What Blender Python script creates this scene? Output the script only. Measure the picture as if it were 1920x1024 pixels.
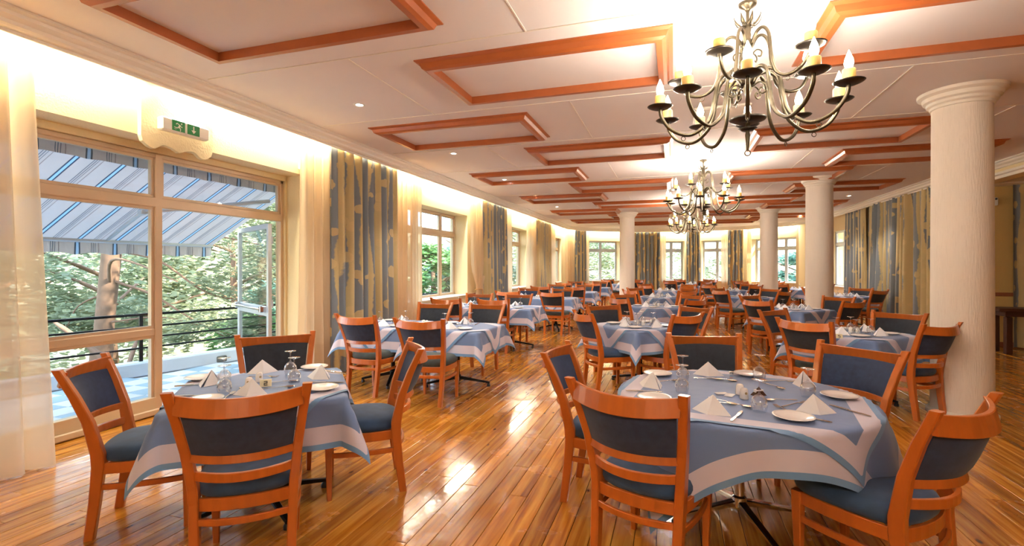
import bpy, math, random
from mathutils import Vector, Matrix
R = math.radians
random.seed(7)
for o in list(bpy.data.objects): bpy.data.objects.remove(o)
SC = bpy.context.scene
COL = SC.collection
# ------------------------------------------------------------------ camera
cam = bpy.data.cameras.new('camera'); CAM = bpy.data.objects.new('camera', cam); COL.objects.link(CAM)
CAM.location = (0, 0, 1.5); CAM.rotation_euler = (R(90), 0, math.atan(302/935.0))
cam.sensor_width = 36; cam.lens = 36*935/1920.0; cam.shift_y = -12/1920.0; cam.clip_end = 300; cam.clip_start = .05
SC.camera = CAM
# ------------------------------------------------------------------ exposure, sky, sun
SC.view_settings.view_transform = 'Standard'; SC.view_settings.look = 'None'
SC.view_settings.gamma = 1; SC.view_settings.use_curve_mapping = False
SC.view_settings.exposure = .95
W = bpy.data.worlds.new('sky'); SC.world = W; W.use_nodes = True
nt = W.node_tree; bgn = nt.nodes['Background']
bgn.inputs[0].default_value = (.66, .83, 1.0, 1); bgn.inputs[1].default_value = 3.8
sl = bpy.data.lights.new('sun', 'SUN'); so = bpy.data.objects.new('sun', sl); COL.objects.link(so)
sl.energy = 13; sl.color = (1, .86, .62); sl.angle = R(1.5)
so.rotation_euler = Vector((-.75, -.12, -.66)).to_track_quat('-Z', 'Y').to_euler()
CHAND_W, DOWN_W, COVE_W = 8.5, 16.0, 12.5      # watts: one candle bulb, one ceiling spot, one metre of cove tube

# ------------------------------------------------------------------ materials
MATS = {}
def nodes(name):
    m = bpy.data.materials.new(name); m.use_nodes = True
    n = m.node_tree.nodes; b = n['Principled BSDF']; MATS[name] = m
    return m, n, m.node_tree.links, b
def simple(name, col, rough=.5, metal=0, coat=0, sheen=0, noise=0, scale=20, bump=0, spec=.5, coords='Object', stretch=(1,1,1)):
    m, n, l, b = nodes(name)
    b.inputs['Base Color'].default_value = (*col, 1); b.inputs['Roughness'].default_value = rough
    b.inputs['Metallic'].default_value = metal; b.inputs['Coat Weight'].default_value = coat
    b.inputs['Coat Roughness'].default_value = .12
    b.inputs['Sheen Weight'].default_value = sheen; b.inputs['Specular IOR Level'].default_value = spec
    if noise or bump:
        tc = n.new('ShaderNodeTexCoord'); mp = n.new('ShaderNodeMapping'); mp.inputs['Scale'].default_value = stretch
        t = n.new('ShaderNodeTexNoise'); t.inputs['Scale'].default_value = scale; t.inputs['Detail'].default_value = 5
        l.new(tc.outputs[coords], mp.inputs[0]); l.new(mp.outputs[0], t.inputs['Vector'])
        if noise:
            mx = n.new('ShaderNodeMix'); mx.data_type = 'RGBA'
            mx.inputs[6].default_value = (*[c*(1-noise) for c in col], 1); mx.inputs[7].default_value = (*[min(1, c*(1+noise)) for c in col], 1)
            l.new(t.outputs['Fac'], mx.inputs[0]); l.new(mx.outputs[2], b.inputs['Base Color'])
        if bump:
            bp = n.new('ShaderNodeBump'); bp.inputs['Strength'].default_value = bump; bp.inputs['Distance'].default_value = .01
            l.new(t.outputs['Fac'], bp.inputs['Height']); l.new(bp.outputs[0], b.inputs['Normal'])
    return m
def emis(name, col, s):
    m, n, l, b = nodes(name)
    b.inputs['Base Color'].default_value = (*col, 1); b.inputs['Emission Color'].default_value = (*col, 1); b.inputs['Emission Strength'].default_value = s
    return m
wood = simple('cherry_wood', (.52, .130, .018), .3, coat=.3, noise=.22, scale=9, stretch=(3, 3, .5))
navy = simple('navy_velvet', (.021, .038, .095), .85, sheen=.12, noise=.55, scale=26)
blueseat = simple('blue_velvet', (.026, .065, .15), .8, sheen=.15, noise=.45, scale=14)
greyseat = simple('grey_green_velvet', (.055, .075, .078), .85, sheen=.12, noise=.4, scale=16)
greyback = simple('charcoal_velvet', (.020, .026, .040), .85, sheen=.1, noise=.5, scale=24)
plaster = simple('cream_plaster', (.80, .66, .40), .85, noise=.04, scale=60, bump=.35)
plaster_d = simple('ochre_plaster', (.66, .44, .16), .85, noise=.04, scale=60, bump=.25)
ceilm = simple('ceiling_paint', (.80, .74, .735), .8, noise=.02, scale=3)
whitep = simple('white_gloss_paint', (.82, .76, .68), .5)
columnm = simple('ribbed_column_paint', (.84, .76, .68), .8, noise=.05, scale=30, bump=.55, stretch=(4, 4, .25))
frame_tan = simple('bronze_aluminium', (.62, .47, .33), .38, metal=.25, noise=.04, scale=8)
frame_grey = simple('anodised_aluminium', (.55, .58, .64), .35, metal=.4)
panelwood = simple('orange_moulding_wood', (.40, .105, .028), .38, coat=.2, noise=.15, scale=8)
blackmetal = simple('black_iron', (.012, .012, .013), .35, metal=.6)
antique = simple('antique_brass', (.11, .09, .06), .30, metal=.9, noise=.35, scale=30)
dishm = simple('dark_bronze', (.05, .042, .035), .35, metal=.8)
sleevem = simple('wax_yellow_sleeve', (.72, .46, .13), .45)
chrome = simple('chrome', (.75, .74, .73), .12, metal=1)
china = simple('white_china', (.90, .87, .86), .2, coat=.4)
napk = simple('white_napkin_linen', (.88, .88, .93), .8, noise=.02, scale=80)
silver = simple('cutlery_steel', (.72, .66, .56), .16, metal=1)
darkwood = simple('dark_wood', (.06, .018, .01), .4, noise=.3, scale=8)
skirtwood = simple('brown_wood', (.30, .10, .04), .45, noise=.2, scale=8)
cardm = simple('ivory_card', (.80, .72, .50), .5)
inkm = simple('black_ink', (.02, .02, .02), .6)
emblem = simple('gold_emblem', (.40, .28, .12), .4)
greenm = simple('exit_green', (.02, .24, .07), .5)
whitem = simple('sign_white', (.85, .83, .78), .4)
plasticw = simple('white_plastic', (.8, .78, .74), .4)
blackp = simple('black_plastic', (.02, .02, .022), .4)
amber = simple('amber_board', (.62, .47, .30), .5, noise=.03, scale=5)
parapetm = simple('parapet_white', (.62, .66, .72), .8, noise=.12, scale=3, bump=.2)
stonem = simple('exposed_stone', (.16, .15, .13), .9, noise=.5, scale=9, bump=.5)
bark = simple('pine_bark', (.22, .13, .09), .9, noise=.4, scale=7, bump=.8)
groundm = simple('hillside_soil', (.42, .38, .24), .95, noise=.4, scale=.8)
whitewall = simple('outside_render', (.55, .58, .62), .8)
ropem = simple('tieback_rope', (.55, .30, .10), .7)
bulbm = emis('bulb_glow', (1, .86, .62), 45)
downm = emis('downlight_glow', (1, .93, .82), 40)
tubem = emis('tube_glow', (1, .95, .78), 14)
underm = simple('subfloor_dark', (.03, .012, .005), .8)
def leafm(name, c1, c2):
    m, n, l, b = nodes(name)
    g = n.new('ShaderNodeTexNoise'); g.inputs['Scale'].default_value = 1.6; tc = n.new('ShaderNodeTexCoord'); l.new(tc.outputs['Object'], g.inputs['Vector'])
    mx = n.new('ShaderNodeMix'); mx.data_type = 'RGBA'; mx.inputs[6].default_value = (*c1, 1); mx.inputs[7].default_value = (*c2, 1)
    l.new(g.outputs['Fac'], mx.inputs[0]); l.new(mx.outputs[2], b.inputs['Base Color']); b.inputs['Roughness'].default_value = .6
    tr = n.new('ShaderNodeBsdfTranslucent'); l.new(mx.outputs[2], tr.inputs[0]); ms = n.new('ShaderNodeMixShader'); ms.inputs[0].default_value = .4
    l.new(b.outputs[0], ms.inputs[1]); l.new(tr.outputs[0], ms.inputs[2]); l.new(ms.outputs[0], n['Material Output'].inputs[0])
    return m
pine_leaf = leafm('pine_needles', (.14, .21, .13), (.50, .52, .35))
green_leaf = leafm('broad_leaves', (.06, .20, .06), (.30, .50, .20))
teal_leaf = leafm('blue_green_leaves', (.05, .17, .13), (.24, .44, .36))
def glassm(name, tint, base=.02, gl=.9, power=5):
    m, n, l, b = nodes(name); n.remove(b)
    t = n.new('ShaderNodeBsdfTransparent'); t.inputs[0].default_value = (*tint, 1)
    g = n.new('ShaderNodeBsdfGlossy'); g.inputs['Roughness'].default_value = .02; g.inputs[0].default_value = (gl, gl, gl, 1)
    fr = n.new('ShaderNodeLayerWeight'); fr.inputs[0].default_value = .5     # Schlick reflectance, same on both faces
    pw = n.new('ShaderNodeMath'); pw.operation = 'POWER'; pw.inputs[1].default_value = power; l.new(fr.outputs['Facing'], pw.inputs[0])
    ms = n.new('ShaderNodeMixShader'); mt = n.new('ShaderNodeMath'); mt.operation = 'ADD'; mt.inputs[1].default_value = .03+base; mt.use_clamp = True
    l.new(pw.outputs[0], mt.inputs[0]); l.new(mt.outputs[0], ms.inputs[0]); l.new(t.outputs[0], ms.inputs[1]); l.new(g.outputs[0], ms.inputs[2])
    l.new(ms.outputs[0], n['Material Output'].inputs[0]); return m
pane_glass = glassm('window_glass', (.93, .97, 1), .0, .7)
wine_glass = glassm('wine_glass', (.96, .965, .97), .07, 1, 2.2)
def sheerm():
    m, n, l, b = nodes('cream_sheer'); n.remove(b)
    tr = n.new('ShaderNodeBsdfTranslucent'); tr.inputs[0].default_value = (.86, .68, .46, 1)
    d = n.new('ShaderNodeBsdfDiffuse'); d.inputs[0].default_value = (.84, .66, .46, 1)
    t = n.new('ShaderNodeBsdfTransparent'); a = n.new('ShaderNodeMixShader'); a.inputs[0].default_value = .5
    l.new(d.outputs[0], a.inputs[1]); l.new(tr.outputs[0], a.inputs[2])
    s = n.new('ShaderNodeMixShader'); s.inputs[0].default_value = .12
    l.new(a.outputs[0], s.inputs[1]); l.new(t.outputs[0], s.inputs[2]); l.new(s.outputs[0], n['Material Output'].inputs[0]); return m
sheer = sheerm()
def math_(n, l, op, a, b=None, c=None):
    k = n.new('ShaderNodeMath'); k.operation = op
    for i, v in enumerate((a, b, c)):
        if v is None: continue
        if isinstance(v, (int, float)): k.inputs[i].default_value = v
        else: l.new(v, k.inputs[i])
    return k.outputs[0]
def ramp(n, l, fac, stops, const=False):
    r = n.new('ShaderNodeValToRGB'); r.color_ramp.interpolation = 'CONSTANT' if const else 'LINEAR'
    e = r.color_ramp.elements
    while len(e) < len(stops): e.new(.5)
    for i, (p, c) in enumerate(stops): e[i].position = p; e[i].color = (*c, 1)
    l.new(fac, r.inputs[0]); return r.outputs[0]
def patternm():
    m, n, l, b = nodes('gold_blue_damask'); tc = n.new('ShaderNodeTexCoord'); sp = n.new('ShaderNodeSeparateXYZ'); l.new(tc.outputs['UV'], sp.inputs[0])
    nz = n.new('ShaderNodeTexNoise'); nz.inputs['Scale'].default_value = 14; nz.inputs['Detail'].default_value = 4; l.new(tc.outputs['UV'], nz.inputs['Vector'])
    u = math_(n, l, 'FRACT', math_(n, l, 'MULTIPLY', sp.outputs[0], 1/.47))
    w = math_(n, l, 'ADD', u, math_(n, l, 'MULTIPLY', math_(n, l, 'SUBTRACT', nz.outputs['Fac'], .5), .10))
    vo = n.new('ShaderNodeTexVoronoi'); vo.inputs['Scale'].default_value = 3.8; l.new(tc.outputs['UV'], vo.inputs['Vector'])
    vd = math_(n, l, 'ADD', vo.outputs['Distance'], math_(n, l, 'MULTIPLY', nz.outputs['Fac'], .22))
    stripe = ramp(n, l, w, [(0, (.155, .18, .21)), (.50, (.19, .215, .24)), (.53, (.50, .38, .17)), (.93, (.56, .43, .21)), (.97, (.155, .18, .21))])
    flower = math_(n, l, 'LESS_THAN', vd, .40)
    mx = n.new('ShaderNodeMix'); mx.data_type = 'RGBA'; l.new(math_(n, l, 'MULTIPLY', flower, .85), mx.inputs[0]); l.new(stripe, mx.inputs[6]); mx.inputs[7].default_value = (.58, .43, .20, 1)
    l.new(mx.outputs[2], b.inputs['Base Color']); b.inputs['Roughness'].default_value = .6; b.inputs['Sheen Weight'].default_value = .2
    return m
damask = patternm()
def clothm():
    m, n, l, b = nodes('blue_tablecloth'); tc = n.new('ShaderNodeTexCoord'); sp = n.new('ShaderNodeSeparateXYZ'); l.new(tc.outputs['UV'], sp.inputs[0])
    u = sp.outputs[0]; r_ = ramp(n, l, u, [(0, (.15, .29, .52)), (.028, (.60, .56, .68)), (.125, (.14, .215, .42))], True)     # u = distance to the hem in metres
    nz = n.new('ShaderNodeTexNoise'); nz.inputs['Scale'].default_value = 6; l.new(tc.outputs['Object'], nz.inputs['Vector'])
    mx = n.new('ShaderNodeMix'); mx.data_type = 'RGBA'; mx.blend_type = 'MULTIPLY'; mx.inputs[0].default_value = .25
    l.new(r_, mx.inputs[6]); l.new(nz.outputs['Color'], mx.inputs[7]); l.new(r_, b.inputs['Base Color'])
    b.inputs['Roughness'].default_value = .62; b.inputs['Sheen Weight'].default_value = .2; b.inputs['Specular IOR Level'].default_value = .35
    bp = n.new('ShaderNodeBump'); bp.inputs['Strength'].default_value = .25; bp.inputs['Distance'].default_value = .02; l.new(nz.outputs['Fac'], bp.inputs['Height']); l.new(bp.outputs[0], b.inputs['Normal'])
    return m
cloth = clothm()
def stripem():
    m, n, l, b = nodes('striped_awning_canvas'); tc = n.new('ShaderNodeTexCoord'); sp = n.new('ShaderNodeSeparateXYZ'); l.new(tc.outputs['UV'], sp.inputs[0])
    f = math_(n, l, 'FRACT', math_(n, l, 'MULTIPLY', sp.outputs[0], 1/.42))
    g, bl, dk = (.66, .63, .64), (.52, .72, .92), (.13, .18, .25)
    c = ramp(n, l, f, [(0, dk), (.035, bl), (.095, dk), (.13, g), (.42, dk), (.435, g), (.47, dk), (.485, g), (.52, dk), (.535, g), (.60, (.38, .34, .36)), (.62, g)], True)
    l.new(c, b.inputs['Base Color']); b.inputs['Roughness'].default_value = .8
    tr = n.new('ShaderNodeBsdfTranslucent'); l.new(c, tr.inputs[0]); ms = n.new('ShaderNodeMixShader'); ms.inputs[0].default_value = .45
    l.new(b.outputs[0], ms.inputs[1]); l.new(tr.outputs[0], ms.inputs[2]); l.new(ms.outputs[0], n['Material Output'].inputs[0])
    return m
stripe = stripem()
def floorm():
    m, n, l, b = nodes('varnished_pine'); tc = n.new('ShaderNodeTexCoord')
    at = n.new('ShaderNodeAttribute'); at.attribute_name = 'tone'
    off = n.new('ShaderNodeVectorMath'); off.operation = 'MULTIPLY_ADD'; l.new(at.outputs['Vector'], off.inputs[0]); off.inputs[1].default_value = (17, 31, 0); 
    geo = n.new('ShaderNodeNewGeometry'); l.new(geo.outputs['Position'], off.inputs[2])
    mp = n.new('ShaderNodeMapping'); mp.inputs['Scale'].default_value = (26, 1.3, 1); l.new(off.outputs[0], mp.inputs[0])
    g = n.new('ShaderNodeTexNoise'); g.inputs['Scale'].default_value = 1.0; g.inputs['Detail'].default_value = 5; g.inputs['Distortion'].default_value = .6; l.new(mp.outputs[0], g.inputs['Vector'])
    col = ramp(n, l, g.outputs['Fac'], [(.3, (.28, .078, .006)), (.5, (.52, .195, .020)), (.7, (.70, .34, .055))])
    vo = n.new('ShaderNodeTexVoronoi'); vo.inputs['Scale'].default_value = 1; mp2 = n.new('ShaderNodeMapping'); mp2.inputs['Scale'].default_value = (6.5, 3.4, 1); l.new(off.outputs[0], mp2.inputs[0]); l.new(mp2.outputs[0], vo.inputs['Vector'])
    kn = ramp(n, l, vo.outputs['Distance'], [(.0, (.22, .10, .06)), (.06, (.42, .27, .18)), (.12, (1, 1, 1))])
    mx = n.new('ShaderNodeMix'); mx.data_type = 'RGBA'; mx.blend_type = 'MULTIPLY'; mx.inputs[0].default_value = 1; l.new(col, mx.inputs[6]); l.new(kn, mx.inputs[7])
    tone = math_(n, l, 'ADD', math_(n, l, 'MULTIPLY', at.outputs['Fac'], .5), .76)
    m2 = n.new('ShaderNodeVectorMath'); m2.operation = 'SCALE'; l.new(mx.outputs[2], m2.inputs[0]); l.new(tone, m2.inputs['Scale'])
    l.new(m2.outputs[0], b.inputs['Base Color'])
    w = n.new('ShaderNodeTexNoise'); w.inputs['Scale'].default_value = 3.2; w.inputs['Detail'].default_value = 6; l.new(geo.outputs['Position'], w.inputs['Vector'])
    l.new(ramp(n, l, w.outputs['Fac'], [(.35, (.13,)*3), (.65, (.30,)*3)]), b.inputs['Roughness'])
    w2 = n.new('ShaderNodeTexNoise'); w2.inputs['Scale'].default_value = 9; w2.inputs['Detail'].default_value = 4; l.new(geo.outputs['Position'], w2.inputs['Vector'])
    bp = n.new('ShaderNodeBump'); bp.inputs['Strength'].default_value = .14; bp.inputs['Distance'].default_value = .012; l.new(w2.outputs['Fac'], bp.inputs['Height']); l.new(bp.outputs[0], b.inputs['Normal'])
    b.inputs['Coat Weight'].default_value = .28; b.inputs['Coat Roughness'].default_value = .08; l.new(bp.outputs[0], b.inputs['Coat Normal'])
    return m
pinefloor = floorm()
def tilem():
    m, n, l, b = nodes('terrace_tiles'); at = n.new('ShaderNodeAttribute'); at.attribute_name = 'tone'
    l.new(ramp(n, l, at.outputs['Fac'], [(0, (.60, .62, .66)), (.5, (.28, .40, .50))], True), b.inputs['Base Color']); b.inputs['Roughness'].default_value = .5
    return m
tiles = tilem()

# ------------------------------------------------------------------ mesh helpers
class MB:
    def __init__(s): s.v = []; s.f = []; s.uv = []; s.uvon = False; s.tone = None
    def add(s, vs, fs, T=None):
        k = len(s.v)
        s.v += [tuple(T @ Vector(p)) if T else tuple(p) for p in vs]; s.f += [tuple(i+k for i in f) for f in fs]; return s
    def box(s, c, d, T=None, ch=0):
        x, y, z = [a/2 for a in d]
        if not ch:
            vs = [(c[0]+i*x, c[1]+j*y, c[2]+k*z) for k in (-1, 1) for j in (-1, 1) for i in (-1, 1)]
            return s.add(vs, [(0, 2, 3, 1), (4, 5, 7, 6), (0, 1, 5, 4), (2, 6, 7, 3), (0, 4, 6, 2), (1, 3, 7, 5)], T)
        ch = min(ch, x*.9, y*.9, z*.9); rings = []
        for zz, e in ((-z, ch), (-z+ch, 0), (z-ch, 0), (z, ch)):
            a, b_ = x-e, y-e; q = ch*.6
            rings.append([(c[0]+p[0], c[1]+p[1], c[2]+zz) for p in ((a, -b_+q), (a, b_-q), (a-q, b_), (-a+q, b_), (-a, b_-q), (-a, -b_+q), (-a+q, -b_), (a-q, -b_))])
        return s.loft(rings, T=T)
    def loft(s, rings, closed=True, caps=True, T=None):
        n = len(rings[0]); vs = [p for r in rings for p in r]; fs = []
        for i in range(len(rings)-1):
            for j in range(n if closed else n-1):
                a, b_ = i*n+j, i*n+(j+1) % n; fs.append((a, b_, b_+n, a+n))
        if caps and closed: fs.append(tuple(reversed(range(n)))); fs.append(tuple(range((len(rings)-1)*n, len(rings)*n)))
        return s.add(vs, fs, T)
    def bar(s, st, c=.004, T=None):   # st: list of (centre, axis a, axis b, half a, half b)
        rings = []
        for p, a, b_, wa, wb in st:
            p, a, b_ = Vector(p), Vector(a), Vector(b_)
            rings.append([tuple(p+a*i+b_*j) for i, j in ((wa, -wb+c), (wa, wb-c), (wa-c, wb), (-wa+c, wb), (-wa, wb-c), (-wa, -wb+c), (-wa+c, -wb), (wa-c, -wb))])
        return s.loft(rings, T=T)
    def tube(s, pts, r, n=8, T=None, caps=True):
        pts = [Vector(p) for p in pts]; rings = []; ref = None
        for i, p in enumerate(pts):
            t = (pts[min(i+1, len(pts)-1)]-pts[max(i-1, 0)]).normalized()
            if ref is None: ref = Vector((0, 0, 1)) if abs(t.z) < .9 else Vector((1, 0, 0))
            a = t.cross(ref).normalized(); b_ = t.cross(a).normalized(); ref = -b_ if False else a.cross(t)
            rr = r[i] if isinstance(r, (list, tuple)) else r
            rings.append([tuple(p+a*rr*math.cos(2*math.pi*k/n)+b_*rr*math.sin(2*math.pi*k/n)) for k in range(n)])
        return s.loft(rings, T=T, caps=caps)
    def lathe(s, prof, n=16, T=None, caps=False):
        rings = [[(r*math.cos(2*math.pi*k/n), r*math.sin(2*math.pi*k/n), z) for k in range(n)] for r, z in prof]
        return s.loft(rings, T=T, caps=caps)
    def torus(s, c, R_, r, n=16, m=6, T=None, ax='z'):
        rings = []
        for i in range(n):
            a = 2*math.pi*i/n; ring = []
            for j in range(m):
                b_ = 2*math.pi*j/m; x, y, z = (R_+r*math.cos(b_))*math.cos(a), (R_+r*math.cos(b_))*math.sin(a), r*math.sin(b_)
                if ax == 'y': y, z = z, y
                if ax == 'x': x, z = z, x
                ring.append((c[0]+x, c[1]+y, c[2]+z))
            rings.append(ring)
        rings.append(rings[0]); return s.loft(rings, caps=False, T=T)
    def prism(s, poly, z0, z1, T=None):
        n = len(poly)
        return s.add([(x, y, z0) for x, y in poly]+[(x, y, z1) for x, y in poly],
                     [tuple(reversed(range(n))), tuple(range(n, 2*n))]+[(i, (i+1) % n, (i+1) % n+n, i+n) for i in range(n)], T)
    def mesh(s, name, mat, smooth=False, uvs=None, tone=None):
        me = bpy.data.meshes.new(name); me.from_pydata(s.v, [], s.f); me.materials.append(mat)
        if uvs:
            L = me.uv_layers.new(name='UVMap'); vi = [0]*len(me.loops); me.loops.foreach_get('vertex_index', vi)
            L.data.foreach_set('uv', [c for i in vi for c in uvs[i]])
        if tone is not None:
            A = me.attributes.new('tone', 'FLOAT', 'POINT'); A.data.foreach_set('value', tone if isinstance(tone, list) else [tone]*len(s.v))
        if smooth:
            me.polygons.foreach_set('use_smooth', [True]*len(me.polygons))
            if smooth == 'auto': me.set_sharp_from_angle(angle=R(40))
        me.update(); return me
    def build(s, name, mat, parent=None, smooth=False, loc=None, rot=None, **k):
        return obj(name, s.mesh(name, mat, smooth, **k), parent, loc, rot)
def obj(name, me, parent=None, loc=None, rot=None):
    o = bpy.data.objects.new(name, me); COL.objects.link(o); o.parent = parent
    if loc is not None: o.location = loc
    if rot is not None: o.rotation_euler = (0, 0, rot)
    return o
def tag(o, label=None, cat=None, group=None, kind=None):
    for k, v in (('label', label), ('category', cat), ('group', group), ('kind', kind)):
        if v: o[k] = v
    return o
def empty(name, loc=(0, 0, 0), rot=0, **k): return tag(obj(name, None, None, loc, rot), **k)
def dup(root, loc, rot, rotx=None, **k):
    r = root.copy(); COL.objects.link(r); r.location = loc; r.rotation_euler = (0, 0, rot)
    for key in ('label', 'group'):
        if key in r: del r[key]
    for ch in root.children:
        c = ch.copy(); COL.objects.link(c); c.parent = r
        for g in ch.children:
            d = g.copy(); COL.objects.link(d); d.parent = c
    return tag(r, **k)
USED = set()
def place(proto, loc, rot, **k):      # first use moves the prototype, later ones copy it
    if proto.name not in USED:
        USED.add(proto.name); proto.location = loc; proto.rotation_euler = (0, 0, rot)
        return tag(proto, **k)
    return dup(proto, loc, rot, **k)
def lerp(tab, t):
    for (a, x), (b_, y) in zip(tab, tab[1:]):
        if t <= b_: return x+(y-x)*max(0, (t-a))/(b_-a)
    return tab[-1][1]
def spline(P, n=6):
    P = [Vector(p) for p in P]; Q = [P[0]*2-P[1]]+P+[P[-1]*2-P[-2]]; out = []
    for i in range(1, len(Q)-2):
        for k in range(n):
            t = k/n; a, b_, c, d = Q[i-1], Q[i], Q[i+1], Q[i+2]
            out.append(.5*((2*b_)+(c-a)*t+(2*a-5*b_+4*c-d)*t*t+(3*b_-a-3*c+d)*t**3))
    return out+[P[-1]]
# ------------------------------------------------------------------ room shell
CZ = 3.28
WP = [(-4.65, -3), (-4.65, 21.7), (-4.0, 23.1), (-2.2, 24.4), (.6, 25.1), (3.2, 24.3), (4.8, 22.6), (5.3, 20.4), (5.3, 11.7), (10.2, 11.7), (10.2, -3)]
mb = MB(); mb.prism([(x+(.3 if x > 9 else -.3 if x < -4.6 else 0), y) for x, y in WP], -.12, -.022)
floor = tag(mb.build('floor', underm), 'varnished golden pine board floor running the length of the dining hall', 'floor', kind='structure')
mb = MB(); mb.prism(WP, CZ, CZ+.15)
tag(mb.build('ceiling', ceilm), 'pale pinkish white dining hall ceiling with wooden frames', 'ceiling', kind='structure')
# floor boards
BW = .117
def ymax(x):
    if x > 5.3: return 11.7
    if x < -4.65: return 21.5
    for (x0, y0), (x1, y1) in zip(WP[1:8], WP[2:9]):
        if x0 <= x <= x1 and x1 > x0: return y0+(y1-y0)*(x-x0)/(x1-x0)
    return 20.4
planks = []; x = -4.65
while x < 10.1:
    y = -2.9-random.random()*3; top = max(ymax(x), .1)
    while y < top:
        L = random.uniform(2.2, 4.6); a, b_ = max(y, -3), min(y+L, top)
        if b_-a > .1: planks.append((x, a, min(x+BW, 5.3 if x < 5.3 and b_ > 11.7 else 99), b_, random.random()))
        y += L
    x += BW
th = math.atan(302/935.0)
def vis(p):
    best = 1e9
    for t in (0, .5, 1):
        px, py = p[0]+.06, p[1]+(p[3]-p[1])*t; d = -px*math.sin(th)+py*math.cos(th); r = px*math.cos(th)+py*math.sin(th)
        if d > 2.2 and abs(r)/d < 1.15: best = min(best, math.hypot(px, py))
    return best
planks.sort(key=vis)
def plank(mb, p):
    x0, y0, x1, y1, t = p; g = .0016; q = .0015
    mb.loft([[(x0+g+e, y0+g+e, z), (x1-g-e, y0+g+e, z), (x1-g-e, y1-g-e, z), (x0+g+e, y1-g-e, z)] for z, e in ((-.022, 0), (-q, 0), (0, q))])
for i, p in enumerate(planks[:296]):
    mb = MB(); plank(mb, p); mb.build('plank', pinefloor, floor, tone=p[4])
mb = MB(); tn = []
for p in planks[296:]: plank(mb, p); tn += [p[4]]*12
tag(mb.build('plank', pinefloor, floor, tone=tn), kind='stuff')

def seg(P, Q):
    d = Vector((Q[0]-P[0], Q[1]-P[1], 0)); return d.length, math.atan2(d.y, d.x)
NWIN = [0]; NBB = [0]
def wall(name, P, Q, openings, mat=plaster, label='', th_=.45, top=CZ):
    L, ang = seg(P, Q); mb = MB(); t = 0; lo, hi = -.0, L+.0
    for a, b_, z0, z1 in openings:
        if a > t: mb.box(((t+a)/2, th_/2, top/2), (a-t, th_, top))
        if z0 > 0: mb.box(((a+b_)/2, th_/2, z0/2), (b_-a, th_, z0))
        mb.box(((a+b_)/2, th_/2, (z1+top)/2), (b_-a, th_, top-z1)); t = b_
    if t < L: mb.box(((t+L)/2, th_/2, top/2), (L-t, th_, top))
    w = mb.build(name, mat, None, loc=(P[0], P[1], 0), rot=ang); return tag(w, label, 'wall', kind='structure')
def portal(root, a, b_, z0, z1):
    l = bpy.data.lights.new('window_portal', 'AREA'); l.shape = 'RECTANGLE'; l.size = b_-a; l.size_y = z1-z0; l.cycles.is_portal = True
    o = bpy.data.objects.new('window_portal', l); COL.objects.link(o); o.parent = root; o.location = ((a+b_)/2, .44, (z0+z1)/2)
    o.rotation_euler = (R(-90), 0, 0)
def window(P, ang, a, b_, z0, z1, muls, tz, label, dy=.36, fr=frame_tan, sill=True, doors=None, open_bay=None, extra=()):
    """frame bars in the opening a..b_ along the wall; muls are mullion centres; tz transom centre height"""
    NWIN[0] += 1
    root = empty('window_%d' % NWIN[0], (P[0], P[1], 0), ang, label=label, cat='window', kind='structure')
    f = .045; mb = MB()
    mb.box(((a+b_)/2, dy, z1-f/2), (b_-a, .07, f), ch=.006)
    for x in (a+f/2, b_-f/2): mb.box((x, dy, (z0+z1)/2), (f, .07, z1-z0), ch=.006)
    if open_bay is None: mb.box(((a+b_)/2, dy, z0+f/2), (b_-a, .07, f), ch=.006)
    mb.build('frame', fr, root)
    MB().box(((a+b_)/2, dy, tz), (b_-a-2*f, .08, .10), ch=.008).build('transom', fr, root)
    xs = [a+f]+list(muls)+[b_-f]
    for i, x in enumerate(muls): MB().box((x, dy, (z0+z1)/2), (.075, .078, z1-z0-.01), ch=.008).build('mullion', fr, root)
    for i in range(len(xs)-1):
        x0, x1 = xs[i]+(.036 if i else 0), xs[i+1]-(.036 if i < len(xs)-2 else 0)
        for j, (q0, q1) in enumerate(((z0+f, tz-.048), (tz+.048, z1-f))):
            if j == 0 and open_bay == i: continue
            if j == 0 and i in dict(extra):
                zb = dict(extra)[i]
                MB().box(((x0+x1)/2, dy, zb), (x1-x0, .06, .075), ch=.008).build('cross_rail', fr, root)
                cells = ((q0, zb-.035), (zb+.035, q1))
            else: cells = ((q0, q1),)
            for c0, c1 in cells:
                e = .028; s = MB()
                for zz in (c0+e/2, c1-e/2): s.box(((x0+x1)/2, dy+.005, zz), (x1-x0, .045, e))
                for xx in (x0+e/2, x1-e/2): s.box((xx, dy+.005, (c0+c1)/2), (e, .045, c1-c0-2*e))
                so_ = s.build('sash', fr if fr is not frame_tan else frame_tan, root)
                MB().box(((x0+x1)/2, dy+.005, (c0+c1)/2), (x1-x0-2*e, .006, c1-c0-2*e)).build('pane', pane_glass, so_)
    if sill: MB().box(((a+b_)/2, .14, z0+.012), (b_-a, .38, .024), ch=.005).build('sill', whitep, root)
    portal(root, a, b_, max(z0, .02), z1)
    return root
HD = 2.71
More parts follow.
